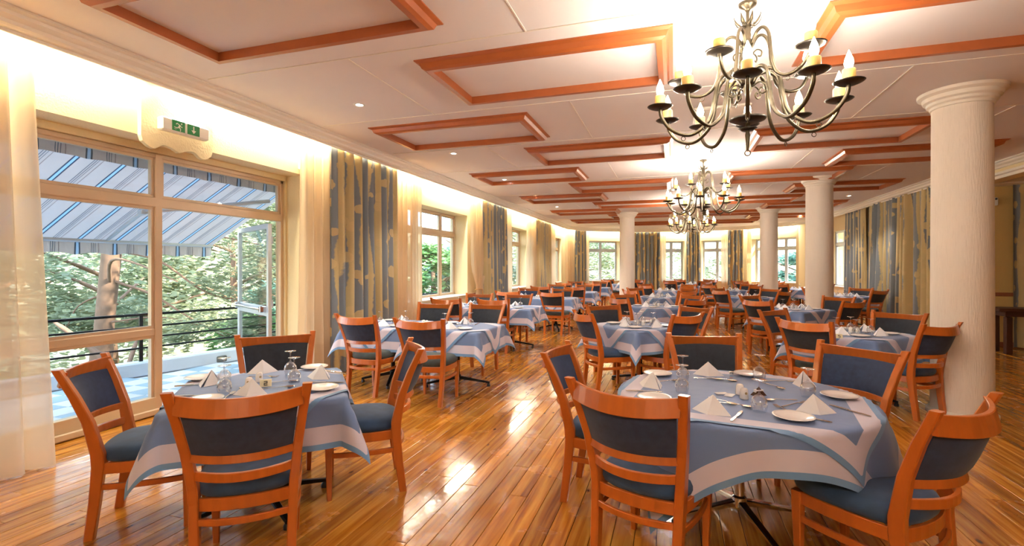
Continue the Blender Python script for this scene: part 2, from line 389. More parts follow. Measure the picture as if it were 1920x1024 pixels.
# left wall: local x = y+3
def LW(y): return y+3
tag(wall('wall_left', WP[0], WP[1], [(LW(.5), LW(5.45), .0, HD), (LW(8.15), LW(10.95), .82, HD), (LW(13.45), LW(16.25), .82, HD), (LW(19.0), LW(21.4), .82, HD)], label='long cream plaster wall on the left with windows and curtains'))
w1 = window(WP[0], R(90), LW(.5), LW(5.42), .0, 2.645, [LW(2.05), LW(3.72)], 2.15, 'large left glazing of transom lights over fixed panes and an open terrace doorway', sill=False, open_bay=2, extra=((0, .84), (1, .84)))
MB().box((LW(2.1), .36, .09), (LW(3.68)-LW(.5), .085, .18)).build('kick_panel', amber, w1)
MB().box((LW(2.1), .30, .04), (LW(3.7)-LW(.5), .03, .06), ch=.008).build('skirting', amber, w1)
MB().box((LW(4.57), .36, .008), (1.6, .16, .016), ch=.004).build('threshold', frame_grey, w1)
mb = MB(); mb.box((LW(2.97), .37, 2.678), (4.94, .16, .064)).box((LW(5.435), .37, 1.33), (.03, .16, 2.66)); mb.build('reveal_lining', plaster, w1); MB().box((LW(2.97), .19, -.011), (4.94, .375, .0205)).build('threshold_board', pinefloor, w1, tone=.5)
window(WP[0], R(90), LW(8.15), LW(10.95), .82, HD, [LW(9.0), LW(10.2)], 2.25, 'second left wall window, beyond the first patterned curtain', fr=frame_tan)
window(WP[0], R(90), LW(13.45), LW(16.25), .82, HD, [LW(14.4), LW(15.4)], 2.25, 'third left wall window, beyond the tied back sheer curtain')
window(WP[0], R(90), LW(19.0), LW(21.4), .82, HD, [LW(19.9), LW(20.6)], 2.25, 'fourth and farthest left wall window, just before the bowed end wall', dy=.16)
apse = [('wall_far_left_return', 1, None, ''), ('wall_far_left', 2, (.10, .88), 'bowed end window at far left, partly behind the slim free standing column'),
        ('wall_far_centre_left', 3, (.60, .97), 'bowed end window left of the chandelier curtains'), ('wall_far_centre', 4, (.25, .72), 'bright overexposed bowed end window in the middle'),
        ('wall_far_centre_right', 5, (.05, .95), 'bowed end window at right behind the third column'), ('wall_far_right', 6, None, '')]
for nm, i, op, lab in apse:
    P, Q = WP[i], WP[i+1]; L, ang = seg(P, Q); ops = []
    if op: ops = [(op[0]*L, op[1]*L, .82, HD)]
    wall(nm, P, Q, ops, label='cream plaster segment of the bowed end wall, ' + nm[5:].replace('_', ' '))
    if op:
        a, b_ = op[0]*L, op[1]*L
        window(P, ang, a, b_, .82, HD, [a+(b_-a)*.5] if i != 5 else [a+(b_-a)*.36, a+(b_-a)*.68], 2.27, lab, fr=frame_grey)
L, ang = seg(WP[7], WP[8])
wall('wall_right', WP[7], (5.3, 11.76), [(.55, 2.45, .82, HD)], label='pale yellow right wall with curtains and one window')
window(WP[7], ang, .55, 2.45, .82, HD, [1.45], 2.25, 'right wall window between the far column and the narrow patterned curtain', fr=frame_grey, dy=.08)
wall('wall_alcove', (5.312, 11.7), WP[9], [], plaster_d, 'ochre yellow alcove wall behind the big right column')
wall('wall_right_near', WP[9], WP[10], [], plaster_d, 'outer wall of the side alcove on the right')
wall('wall_back', WP[10], WP[0], [], plaster, 'cream wall behind the viewer')
# beam over the alcove edge
mb = MB(); mb.box((5.42, 4.35, 3.14), (.24, 14.7, .28))
tag(mb.build('trim_1', plaster), 'downstand beam separating the hall from the right alcove', 'beam', kind='structure')
def sweep_trim(name, pts, prof, mat, label, cat='cornice', closed=False):
    rings = []; n = len(pts)
    for i, p in enumerate(pts):
        p = Vector((*p, 0)); d0 = (p-Vector((*pts[i-1], 0))).normalized() if i else None; d1 = (Vector((*pts[i+1], 0))-p).normalized() if i < n-1 else None
        d0 = d0 or d1; d1 = d1 or d0; n0 = Vector((d0.y, -d0.x, 0)); n1 = Vector((d1.y, -d1.x, 0)); nn = (n0+n1).normalized(); k = 1/max(.3, nn.dot(n0))
        rings.append([tuple(p+nn*(o*k)+Vector((0, 0, z))) for o, z in prof])
    return tag(MB().loft(rings).build(name, mat, None), label, cat, kind='structure')
CP = [(.38, CZ), (.38, 3.262), (.35, 3.25), (.345, 3.225), (.31, 3.20), (.305, 3.175), (.285, 3.16), (.25, 3.155), (.25, 3.13), (.235, 3.13), (.235, CZ)]
sweep_trim('trim_2', WP[0:9], CP, whitep, 'white stepped cove cornice hiding the strip lights along the walls')
BP = [(.0, CZ), (.11, CZ), (.11, 3.262), (.085, 3.25), (.075, 3.225), (.04, 3.20), (.03, 3.175), (0, 3.17)]
sweep_trim('trim_3', [(5.3, 11.7), (5.3, -2.9)], BP, whitep, 'white cornice moulding along the top of the alcove beam')
BP2 = [(0, 3.10), (.06, 3.10), (.06, 3.06), (.03, 3.045), (.02, 3.0), (0, 3.0)]
sweep_trim('trim_4', [(5.3, 11.66), (5.3, -2.9)], BP2, whitep, 'lower white moulding along the alcove beam')
mb = MB(); mb.box((7.6, 11.47, 3.06), (4.2, .46, .12), ch=.02).box((7.6, 11.42, 3.16), (4.3, .56, .09), ch=.02)
tag(mb.build('trim_5', whitep), 'white curtain pelmet across the alcove wall', 'pelmet', kind='structure')
for i, (P, Q) in enumerate(((WP[0], WP[1]), (WP[1], WP[2]), (WP[2], WP[3]), (WP[3], WP[4]), (WP[4], WP[5]), (WP[5], WP[6]), (WP[6], WP[7]), (WP[7], WP[8]), (WP[8], WP[9]))):
    L, ang = seg(P, Q); nm = ('left', 'far_left_return', 'far_left', 'far_centre_left', 'far_centre', 'far_centre_right', 'far_right', 'right', 'alcove')[i]
    mb = MB()
    for a, b_ in (((0, LW(.5)), (LW(5.45), L)) if i == 0 else ((0, L),)): mb.box(((a+b_)/2, -.012, .045), (b_-a, .024, .09), ch=.006)
    tag(mb.build('baseboard_'+nm, skirtwood, loc=(P[0], P[1], 0), rot=ang), 'brown wooden baseboard, '+nm.replace('_', ' ')+' wall', 'baseboard', kind='structure')
# dado strips
k = 6
for P, ang, a, b_, lab in ((WP[0], R(90), LW(5.5), LW(8.1), 'brown wooden chair rail beside the terrace doorway'), (WP[0], R(90), LW(11.0), LW(13.4), 'brown wooden chair rail between second and third left windows'),
                           (WP[0], R(90), LW(16.3), LW(18.9), 'brown wooden chair rail between third and fourth left windows'), (WP[7], R(-90), 3.0, 8.6, 'thin wooden rail on the right wall behind the curtains'),
                           (WP[8], 0, .05, 4.8, 'dark red wooden rail on the alcove wall')):
    z = .83 if k < 9 else 1.42 if k == 9 else .98
    hh = .05 if k < 9 else .03 if k == 9 else .07
    tag(MB().box(((a+b_)/2, -.012, z), (b_-a, .024, hh), ch=.005).build('trim_%d' % k, skirtwood if k != 10 else skirtwood, loc=(P[0], P[1], 0), rot=ang), lab, 'rail', kind='structure'); k += 1
# ceiling joint beads
ys = [1.97+1.65*i for i in range(14)]
for y in ys[1:]:
    mb = MB()
    mb.box((0, y, CZ-.002), (8.4 if y < 22 else 4, .012, .008))
    tag(mb.build('trim_%d' % k, whitep), 'thin lateral joint bead across the ceiling, %.0f m from the viewer' % y, 'ceiling bead', kind='structure'); k += 1
for i, y in enumerate(ys[:-1]):
    xs = (-2.65, 0.55, 3.6) if i % 2 else (-1.06, 2.03)
    mb = MB()
    for x_ in xs:
        if x_ == .55: continue
        mb.box((x_, y+.825, CZ-.002), (.012, 1.64, .008))
    tag(mb.build('trim_%d' % k, whitep), 'short lengthwise joint beads in the ceiling, %.0f m from the viewer' % (y+1), 'ceiling bead', kind='structure'); k += 1
# timber ceiling frames
def ceil_frame(x0, x1, yc, lab, hy=.57):
    cx, cy = (x0+x1)/2, yc; hx = (x1-x0)/2
    r = empty('ceiling_frame', (cx, cy, CZ), 0, label=lab, cat='ceiling frame', group='wooden frames on the ceiling')
    prof = [(0, 0), (0, -.010), (.034, -.022), (.05, -.06), (.08, -.074), (.125, -.074), (.125, 0)]
    C4 = [(-hx, -hy), (hx, -hy), (hx, hy), (-hx, hy)]
    for i in range(4):
        a, b_ = C4[i], C4[(i+1) % 4]; sa = (-1 if a[0] > 0 else 1, -1 if a[1] > 0 else 1); sb = (-1 if b_[0] > 0 else 1, -1 if b_[1] > 0 else 1)
        MB().loft([[(a[0]+sa[0]*o, a[1]+sa[1]*o, z) for o, z in prof], [(b_[0]+sb[0]*o, b_[1]+sb[1]*o, z) for o, z in prof]]).build('moulding', panelwood, r)
ordn = ['first', 'second', 'third', 'fourth', 'fifth', 'sixth', 'seventh']
for cn, x0, x1, yy in (('beside the left cornice', -3.72, -1.6, (2.75, 6.08, 9.4, 12.65, 15.95, 19.2)), ('left of the chandeliers', -2.13, 0.0, (4.40, 7.73, 11.07, 14.35, 17.6, 20.9)),
                       ('right of the chandeliers', 1.0, 3.06, (4.40, 7.68, 10.7, 14.3, 17.6, 20.9)), ('beside the right wall', 2.44, 4.46, (9.28, 12.55, 15.85, 19.1))):
    for i, y in enumerate(yy): ceil_frame(x0, x1, y, 'orange wood rectangular ceiling frame, %s from the viewer in the row %s' % (ordn[i], cn))
# columns
def column(x, y, lab, r=.25):
    o = empty('round_column', (x, y, 0), 0, label=lab, cat='column', group='white round columns')
    MB().lathe([(r+.0, .0), (r-.003, 1.5), (r-.01, CZ-.14)], 40).build('shaft', columnm, o, True)
    MB().lathe([(r+.035, 0), (r+.035, .03), (r+.02, .045), (r+.002, .05)], 40).build('base_ring', whitep, o, 'auto')
    MB().lathe([(r-.012, CZ-.17), (r+.004, CZ-.165), (r+.008, CZ-.14), (r+.03, CZ-.125), (r+.035, CZ-.10), (r+.06, CZ-.085), (r+.07, CZ-.05), (r+.105, CZ-.03), (r+.11, CZ-.001)], 40).build('capital', whitep, o, 'auto')
column(2.80, 6.25, 'massive white round column at right, nearest the viewer')
column(2.80, 11.45, 'second white round column from the viewer at right')
column(2.75, 16.7, 'third and farthest white round column on the right')
column(-1.45, 16.9, 'lone white round column left of the chandeliers')

# cove lights
NB = []
for i in (0, 1, 2, 3, 4, 5):
    P, Q = Vector(WP[i]), Vector(WP[i+1]); 
    if i == 0: P = Vector((-4.65, .8))
    L = (Q-P).length; n = max(1, round(L/2.6)); ang = math.atan2((Q-P).y, (Q-P).x); t = (Q-P)/L; nin = Vector((t.y, -t.x))
    for j in range(n):
        c = P+t*(L*(j+.5)/n)+nin*.075; ln = L/n*.9
        f = MB().box((0, 0, 0), (ln, .05, .03), ch=.006).build('batten_light', plasticw, loc=(c.x, c.y, CZ-.016), rot=ang)
        tag(f, 'hidden strip light inside the wall cove', 'strip light', 'strip lights in the cove')
        MB().tube([(-ln/2+.03, 0, -.027), (ln/2-.03, 0, -.027)], .011, 8).build('tube', tubem, f, True)
        l = bpy.data.lights.new('cove_light', 'AREA'); l.shape = 'RECTANGLE'; l.size = ln; l.size_y = .06; l.energy = COVE_W*ln; l.color = (1, .95, .76)
        lo = bpy.data.objects.new('cove_light', l); COL.objects.link(lo); lo.location = (c.x, c.y, CZ-.06); lo.rotation_euler = (0, 0, ang)
# downlights
for i, (x, y, lab) in enumerate([(-3.28, y, 'left') for y in (4.7, 7.17, 9.65, 12.1, 14.5, 16.95, 19.4)]+[(4.2, y, 'right') for y in (12.05, 14.5, 17.0, 19.5)]):
    o = empty('downlight', (x, y, CZ), 0, label='small round recessed spotlight, %s in the %s ceiling row' % ((ordn+['last'])[i if i < 7 else i-7], lab), cat='spotlight', group='recessed ceiling spots')
    MB().lathe([(.035, -.001), (.04, -.008), (.06, -.008), (.065, -.0005)], 24).build('ring', plasticw, o, True)
    MB().lathe([(.0001, -.004), (.034, -.004)], 20).build('lamp', downm, o)
    l = bpy.data.lights.new('downlight', 'SPOT'); l.energy = DOWN_W*4; l.spot_size = R(100); l.spot_blend = .6; l.shadow_soft_size = .03; l.color = (1, .92, .82)
    lo = bpy.data.objects.new('downlight_lamp', l); COL.objects.link(lo); lo.location = (x, y, CZ-.02)
# vent
v = empty('ceiling_vent', (.52, 6.24, CZ), 0, label='square white slatted air vent behind the nearest chandelier', cat='air vent')
mb = MB()
for s_ in (-1, 1): mb.box((s_*.27, 0, -.01), (.05, .59, .02), ch=.005).box((0, s_*.27, -.01), (.49, .05, .02), ch=.005)
mb.build('frame', whitep, v)
for i in range(7): MB().add([(-.245, -.22+i*.068, -.001), (.245, -.22+i*.068, -.001), (.245, -.19+i*.068, -.022), (-.245, -.19+i*.068, -.022), (-.245, -.215+i*.068, 0), (.245, -.215+i*.068, 0), (.245, -.185+i*.068, -.021), (-.245, -.185+i*.068, -.021)],
                          [(0, 1, 2, 3), (7, 6, 5, 4), (0, 3, 7, 4), (1, 5, 6, 2), (3, 2, 6, 7), (0, 4, 5, 1)]).build('slat', whitep, v)

# ------------------------------------------------------------------ chandeliers
def make_chandelier():
    ROOT = empty('chandelier', (0, 0, 0), 0, cat='chandelier')
    B = CZ      # local z measured from the ceiling (root at ceiling height)
    def z(w): return w-B
    MB().lathe([(.001, z(3.279)), (.06, z(3.279)), (.055, z(3.26)), (.02, z(3.24)), (.011, z(3.22)), (.011, z(3.16)), (.022, z(3.15)), (.026, z(3.13)), (.02, z(3.12)), (.024, z(3.10)), (.02, z(3.08)), (.024, z(3.06)), (.02, z(3.04)), (.036, z(3.02)),
                (.036, z(2.98)), (.02, z(2.96)), (.014, z(2.88)), (.02, z(2.84)), (.034, z(2.80)), (.03, z(2.70)), (.016, z(2.66)), (.013, z(2.55)), (.03, z(2.52)), (.02, z(2.50)), (.012, z(2.46))], 16).build('centre_stem', antique, ROOT, True)
    MB().lathe([(.012, z(2.475)), (.06, z(2.47)), (.11, z(2.488)), (.118, z(2.50)), (.112, z(2.497)), (.06, z(2.482)), (.012, z(2.487))], 28).build('drip_bowl', dishm, ROOT, True)
    MB().lathe([(.012, z(2.42)), (.035, z(2.418)), (.06, z(2.434)), (.055, z(2.436)), (.012, z(2.43))], 24).build('small_bowl', dishm, ROOT, True)
    MB().lathe([(.012, z(2.47)), (.018, z(2.44)), (.012, z(2.41)), (.016, z(2.39)), (.009, z(2.30)), (.007, z(2.285))], 12).torus((0, 0, z(2.268)), .018, .004, ax='y').build('finial', antique, ROOT, True)
    for k in range(8):        # crown leaves
        T = Matrix.Rotation(k*math.pi/4+.2, 4, 'Z'); mb = MB(); P = [(.02, z(3.13), .006), (.045, z(3.125), .014), (.07, z(3.145), .013), (.085, z(3.17), .007), (.09, z(3.19), .002)]
        mb.loft([[(r, -w, zz), (r-.002, 0, zz+.004), (r, w, zz), (r+.002, 0, zz-.004)] for r, zz, w in P], T=T); mb.build('crown_leaf', antique, ROOT, True)
    f0 = R(-97.4)
    armL = spline([(.03, 0, z(2.73)), (.07, 0, z(2.79)), (.13, 0, z(2.81)), (.19, 0, z(2.76)), (.215, 0, z(2.64)), (.25, 0, z(2.50)), (.34, 0, z(2.415)), (.42, 0, z(2.405)), (.51, 0, z(2.45)), (.565, 0, z(2.53)), (.575, 0, z(2.60))], 4)
    armU = spline([(.03, 0, z(2.99)), (.07, 0, z(3.06)), (.12, 0, z(3.07)), (.16, 0, z(3.01)), (.175, 0, z(2.88)), (.21, 0, z(2.75)), (.29, 0, z(2.70)), (.38, 0, z(2.72)), (.43, 0, z(2.78)), (.44, 0, z(2.82))], 4)
    mL = MB().tube(armL, .0125, 8).mesh('lower_arm', antique, True); mU = MB().tube(armU, .0115, 8).mesh('upper_arm', antique, True)
    def head(r, zz):
        return (MB().lathe([(.008, zz-.006), (.045, zz-.008), (.075, zz+.004), (.086, zz+.012), (.080, zz+.013), (.045, zz+.001), (.008, zz+.003)], 20, T=Matrix.Translation((r, 0, 0))).mesh('drip_pan', dishm, True),
                MB().lathe([(.001, zz+.002), (.036, zz+.002), (.036, zz+.080), (.031, zz+.086), (.001, zz+.086)], 16, T=Matrix.Translation((r, 0, 0))).mesh('candle_sleeve', sleevem, 'auto'),
                MB().lathe([(.013, zz+.085), (.021, zz+.10), (.026, zz+.122), (.021, zz+.148), (.009, zz+.180), (.001, zz+.20)], 12, T=Matrix.Translation((r, 0, 0))).mesh('bulb', bulbm, True))
    ring = [MB().torus((.42, 0, z(2.405)-.026), .014, .0028, 12, 5, ax='y').mesh('ring', antique, True), MB().torus((.29, 0, z(2.70)-.022), .014, .0028, 12, 5, ax='y').mesh('ring', antique, True)]
    HL, HU = head(.575, z(2.595)), head(.44, z(2.815))
    scr = MB().tube(spline([(.03, 0, z(2.71)), (.07, 0, z(2.73)), (.11, 0, z(2.71)), (.125, 0, z(2.675)), (.10, 0, z(2.65)), (.075, 0, z(2.665)), (.085, 0, z(2.69)), (.10, 0, z(2.685))], 3), .006, 6)
    scr.tube(spline([(.03, 0, z(2.93)), (.06, 0, z(2.95)), (.09, 0, z(2.93)), (.085, 0, z(2.90)), (.065, 0, z(2.905))], 3), .005, 6); scr = scr.mesh('scroll', antique, True)
    for k in range(10):
        a = f0+k*R(36); o = obj('lower_arm', mL, ROOT, (0, 0, 0), a)
        for me in (*HL, ring[0]): obj(me.name.split('.')[0], me, o)
    for k in range(5):
        a = f0+R(21+72*k)*1; a = f0-R(-21)+R(72*k) if False else f0+R(-21*-1)*-1+R(72*k)
        o = obj('upper_arm', mU, ROOT, (0, 0, 0), a)
        for me in (*HU, ring[1]): obj(me.name.split('.')[0], me, o)
        obj('scroll', scr, ROOT, (0, 0, 0), a+R(18))
    return ROOT
CH = make_chandelier()
for i, (y, lab) in enumerate(((3.70, 'nearest chandelier, brass arms with candle bulbs, large in the upper right'), (8.9, 'second chandelier along the ceiling, half the apparent size of the nearest'), (14.1, 'third and farthest chandelier along the ceiling, small and glowing'), (-1.5, 'unseen chandelier added behind the viewer to brighten the foreground'))):  # last chandelier is out of view, added to light the foreground tables
    place(CH, (.48, y, CZ), 0, label=lab, group='brass candle chandeliers')
    f0 = R(-97.4)
    for kk in range(15):
        a, r, zz = (f0+kk*R(36), .575, 2.73) if kk < 10 else (f0-R(21)+R(72*(kk-10)), .44, 2.95)
        l = bpy.data.lights.new('candle_bulb_light', 'POINT'); l.energy = CHAND_W; l.color = (1, .91, .80); l.shadow_soft_size = .04
        lo = bpy.data.objects.new('candle_bulb_light', l); COL.objects.link(lo); lo.location = (.48+r*math.cos(a), y+r*math.sin(a), zz)
# ------------------------------------------------------------------ curtains
def curtain(P, ang, a, b_, kind, lab, z0=.02, z1=3.15, dy=-.13, folds=None, amp=.045, flare=1.0, tie=None, seed=0, lean=0):
    rnd = random.Random(seed+int(a*10)); W_ = b_-a; folds = folds or max(3, int(W_/.14)); n = folds*10; kn = [0]
    for _ in range(folds): kn.append(kn[-1]+rnd.uniform(.55, 1.5))
    kn = [q/kn[-1] for q in kn]; m = 18
    ph = [rnd.uniform(-.5, .5) for _ in range(folds+2)]; am = [rnd.uniform(.6, 1.25) for _ in range(folds+2)]
    vs = []; uv = []; fs = []
    for j in range(m+1):
        t = j/m; z = z1+(z0-z1)*t; sp = 1+(flare-1)*t
        if tie: 
            q = math.exp(-((z-tie)/.35)**2); sp *= 1-.68*q
        for i in range(n+1):
            k = i/n*folds; ki = min(int(k), folds-1); u = kn[ki]+(kn[ki+1]-kn[ki])*(k-ki); u = u*.8+.2*i/n; w = am[ki]*(1-(k-ki))+am[ki+1]*(k-ki); p = ph[ki]*(1-(k-ki))+ph[ki+1]*(k-ki)
            fo = math.sin(2*math.pi*k+p*2*t)*amp*w*(.55+.45*t)+math.sin(4*math.pi*k+p*5)*amp*.25
            x = a+W_*(.5+(u-.5)*sp)+lean*t+math.cos(2*math.pi*k+p)*amp*.35
            vs.append((x, dy+fo, z)); uv.append((u*W_*1.9+.05*math.sin(z*1.1+k*.9)+.03*math.sin(z*4+k*2), z))
    for j in range(m):
        for i in range(n): q = j*(n+1)+i; fs.append((q, q+1, q+n+2, q+n+1))
    mb = MB(); mb.v = vs; mb.f = fs
    o = mb.build('sheer_curtain' if kind == 's' else 'patterned_curtain', sheer if kind == 's' else damask, smooth=True, uvs=uv, loc=(P[0], P[1], 0), rot=ang)
    tag(o, lab, 'curtain', 'cream sheer curtains' if kind == 's' else 'gold and blue patterned curtains')
    if tie:
        c = (a+b_)/2+lean*.6; ring = [(c+W_*.19*math.cos(q*math.pi/6), dy+.07*math.sin(q*math.pi/6), tie+.01*math.sin(q)) for q in range(13)]
        rp = MB().tube(ring, .011, 6).tube([(c+.05, dy-.08, tie), (c+.055, dy-.085, tie-.16)], [.012, .018], 6).build('tieback', ropem, o, True)
    return o
P0, A0 = WP[0], R(90)
curtain(P0, A0, LW(.6), LW(2.38), 's', 'wide cream sheer curtain at the far left edge, hem spread on the floor', flare=1.14, z0=.005, amp=.06, dy=-.16)
curtain(P0, A0, LW(5.22), LW(5.78), 's', 'narrow cream sheer beside the terrace door, left of the large patterned curtain', flare=1.1, dy=-.13)
curtain(P0, A0, LW(5.72), LW(7.42), 'p', 'largest gold and blue patterned curtain, behind the second table', folds=10, dy=-.17, amp=.085)
curtain(P0, A0, LW(7.38), LW(8.40), 's', 'cream sheer between the largest patterned curtain and the second window', dy=-.13, flare=1.0)
curtain(P0, A0, LW(10.75), LW(11.7), 's', 'cream sheer gathered with a rope tieback', tie=.95, dy=-.15, lean=.15)
curtain(P0, A0, LW(11.5), LW(13.3), 'p', 'patterned curtain right of the rope tied sheer', folds=9, dy=-.17, amp=.085)
curtain(P0, A0, LW(13.2), LW(13.9), 's', 'cream sheer at the left edge of the third window', dy=-.13)
curtain(P0, A0, LW(15.5), LW(16.8), 's', 'whitish sheer at the right edge of the third window', dy=-.14)
curtain(P0, A0, LW(16.6), LW(18.6), 'p', 'patterned curtain between third and fourth left windows', folds=8, dy=-.17, amp=.08)
curtain(P0, A0, LW(18.5), LW(19.6), 's', 'cream sheer at the left edge of the fourth window', dy=-.13)
def ac(i, a, b_, kind, lab, **k):
    L, ang = seg(WP[i], WP[i+1]); curtain(WP[i], ang, a*L, b_*L, kind, lab, **k)
ac(1, .02, .45, 's', 'pale sheer in the far left corner of the room', amp=.03)
ac(1, .42, .98, 'p', 'dark slender patterned curtain in the far left corner', folds=6, dy=-.2)
ac(2, .0, .12, 's', 'narrow sheer at the left edge of the far left window', folds=3, amp=.03)
ac(2, .88, 1.0, 's', 'narrow sheer right behind the lone column', folds=3, amp=.03)
ac(3, .08, .56, 'p', 'patterned curtain just right of the lone column', folds=8, dy=-.17, amp=.08)
ac(3, .52, .66, 's', 'slim sheer right of the curtain by the lone column', folds=4, amp=.03)
ac(4, .02, .25, 'p', 'slim grey patterned curtain under the far chandelier', folds=5, dy=-.2)
ac(4, .58, .70, 's', 'white translucent sheer by the bright central window', folds=4, amp=.03)
ac(4, .69, .93, 'p', 'patterned curtain between the bright central window and the third column', folds=5, dy=-.2)
ac(5, .0, .10, 's', 'peach sheer left of the third column', folds=4, amp=.03)
ac(6, .35, .9, 's', 'pale sheer in the far right corner', folds=6, amp=.03)
L, ang = seg(WP[7], WP[8])
curtain(WP[7], ang, 2.35, 4.0, 'p', 'narrow patterned curtain on the right wall beside the window', folds=7, dy=-.16, flare=1.15)
curtain(WP[7], ang, 4.45, 8.5, 'p', 'wide patterned curtain on the right wall left of the big column', folds=15, dy=-.20, amp=.12, flare=1.08)
curtain(WP[8], 0, .60, 2.9, 'p', 'dim patterned curtain in the alcove at the right edge', folds=8, dy=-.2, z1=3.03)
# ------------------------------------------------------------------ wall fittings
# shaped board and exit sign (local x along the wall = y, z up, y outward)
bo = empty('sign_board', (-4.65, 3.65, 0), R(90), label='cream shaped board with scalloped lower edge above the terrace door', cat='board')
pts = [(-.37, 3.12), (-.37, 2.70)]
for i in range(33):
    t = -1+2*i/32; q = abs(t)
    zz = 2.612+.045*math.sin(q/.42*math.pi/2) if q < .42 else 2.63+.027*math.cos((q-.42)/.30*math.pi) if q < .72 else 2.603+.05*(1-math.cos((q-.72)/.28*math.pi/2))
    pts.append((t*.355, zz))
pts += [(.37, 2.70), (.37, 3.12)]
n_ = len(pts); mb = MB(); mb.add([(x, -.045, z) for x, z in pts]+[(x, .0, z) for x, z in pts], [tuple(range(n_)), tuple(reversed(range(n_, 2*n_)))]+[(i, i+n_, (i+1) % n_+n_, (i+1) % n_) for i in range(n_)])
mb.build('board_panel', plaster, bo)
ex = empty('exit_sign', (-4.60, 3.66, 0), R(90), label='white emergency exit lamp with green running man and down arrow', cat='exit sign')
MB().box((0, -.045, 2.845), (.49, .075, .125), ch=.012).build('housing', whitem, ex)
for s_ in (-1, 1): MB().box((s_*.078-.01, -.084, 2.848), (.13, .004, .10)).build('sign_plate', greenm, ex)
def flat(poly, cx, cz, k, nm):
    n = len(poly); v = [(cx+x*k, -.0875, cz+y*k) for x, y in poly]+[(cx+x*k, -.085, cz+y*k) for x, y in poly]
    return MB().add(v, [tuple(reversed(range(n))), tuple(range(n, 2*n))]+[(i, i+n, (i+1) % n+n, (i+1) % n) for i in range(n)]).build(nm, whitem, ex)
flat([(-.12, .8), (-.12, -.1), (-.55, -.1), (0, -.8), (.55, -.1), (.12, -.1), (.12, .8)], .068, 2.848, .045, 'arrow')
rx, rz, rk = -.088, 2.848, .05
for pl in ([(.15, .3), (.45, .15), (.1, -.35), (-.2, -.2)], [(.3, .22), (-.35, .55), (-.62, .3), (-.5, .2), (-.3, .4), (.1, .15)], [(-.1, -.2), (-.5, -.35), (-.95, -.25), (-.95, -.38), (-.45, -.52), (.1, -.35)],
           [(0, -.3), (.2, -.2), (.42, -.5), (.38, -.95), (.24, -.95), (.26, -.55)], [(.3, .2), (.62, -.1), (.75, .05), (.7, -.15), (.5, -.2)], [(.45, .62), (.62, .7), (.72, .55), (.62, .38), (.45, .4)], [(-.9, -.6), (-.5, -.68), (-.5, -.74), (-.9, -.66)]):
    flat(pl, rx, rz, rk, 'running_figure')
for loc, rot, lab in (((-4.655, 5.36, 2.84), R(90), 'white motion sensor on the left wall right of the terrace glazing'), ((5.74, 11.70, 2.72), 0, 'white motion sensor on the alcove wall beside the big column')):
    o = empty('motion_sensor', loc, rot, label=lab, cat='motion sensor')
    MB().box((0, -.03, 0), (.075, .05, .15), ch=.012).build('housing', plasticw, o)
    MB().lathe([(.001, -.062), (.018, -.058), (.022, -.05)], 14, T=Matrix.Translation((.005, 0, .04)) @ Matrix.Rotation(R(90), 4, 'X') @ Matrix.Scale(-1, 4, (0, 0, 1)) if False else Matrix.Translation((.005, -.0, .045)) @ Matrix.Rotation(R(-90), 4, 'X')).build('lens', blackp, o, True)
# console table in alcove
ct = empty('console_table', (6.6, 10.9, 0), 0, label='dark wooden console table against the alcove wall at the right edge', cat='table')
MB().box((0, 0, .76), (2.6, .5, .05), ch=.008).build('top', darkwood, ct)
MB().box((0, 0, .69), (2.4, .42, .09), ch=.005).build('apron', darkwood, ct)
for i in (-1, 1):
    for j in (-1, 1): MB().box((i*1.15, j*.18, .32), (.09, .09, .64), ch=.008).build('leg', darkwood, ct)
# terrace door leaf
dl = empty('door_1', (-5.08, 5.30, 0), math.atan2(.70, -1.27), label='aluminium glazed terrace door leaf swung open outwards', cat='door', kind='structure')
DWd = 1.42; mb = MB()
for x in (.035, DWd-.035): mb.box((x, 0, 1.05), (.07, .05, 2.04), ch=.006)
for zz in (.09, 2.04): mb.box((DWd/2, 0, zz), (DWd-.14, .05, .07 if zz > 1 else .14), ch=.006)
mb.box((DWd/2, 0, .90), (DWd-.14, .05, .13), ch=.006); mb.build('frame', frame_grey, dl)
MB().box((DWd/2, 0, 1.485), (DWd-.14, .008, 1.04)).build('pane', pane_glass, dl); MB().box((DWd/2, 0, .50), (DWd-.14, .008, .67)).build('pane', pane_glass, dl)
MB().tube([(.12, .09, .93), (DWd-.12, .09, .93)], .016, 8).box((.12, .06, .93), (.05, .08, .09), ch=.01).box((DWd-.12, .06, .93), (.05, .08, .09), ch=.01).build('push_bar', chrome, dl, 'auto')
for zz in (.3, 1.0, 1.85): MB().tube([(0, -.03, zz-.05), (0, -.03, zz+.05)], .012, 8).build('hinge', frame_grey, dl)

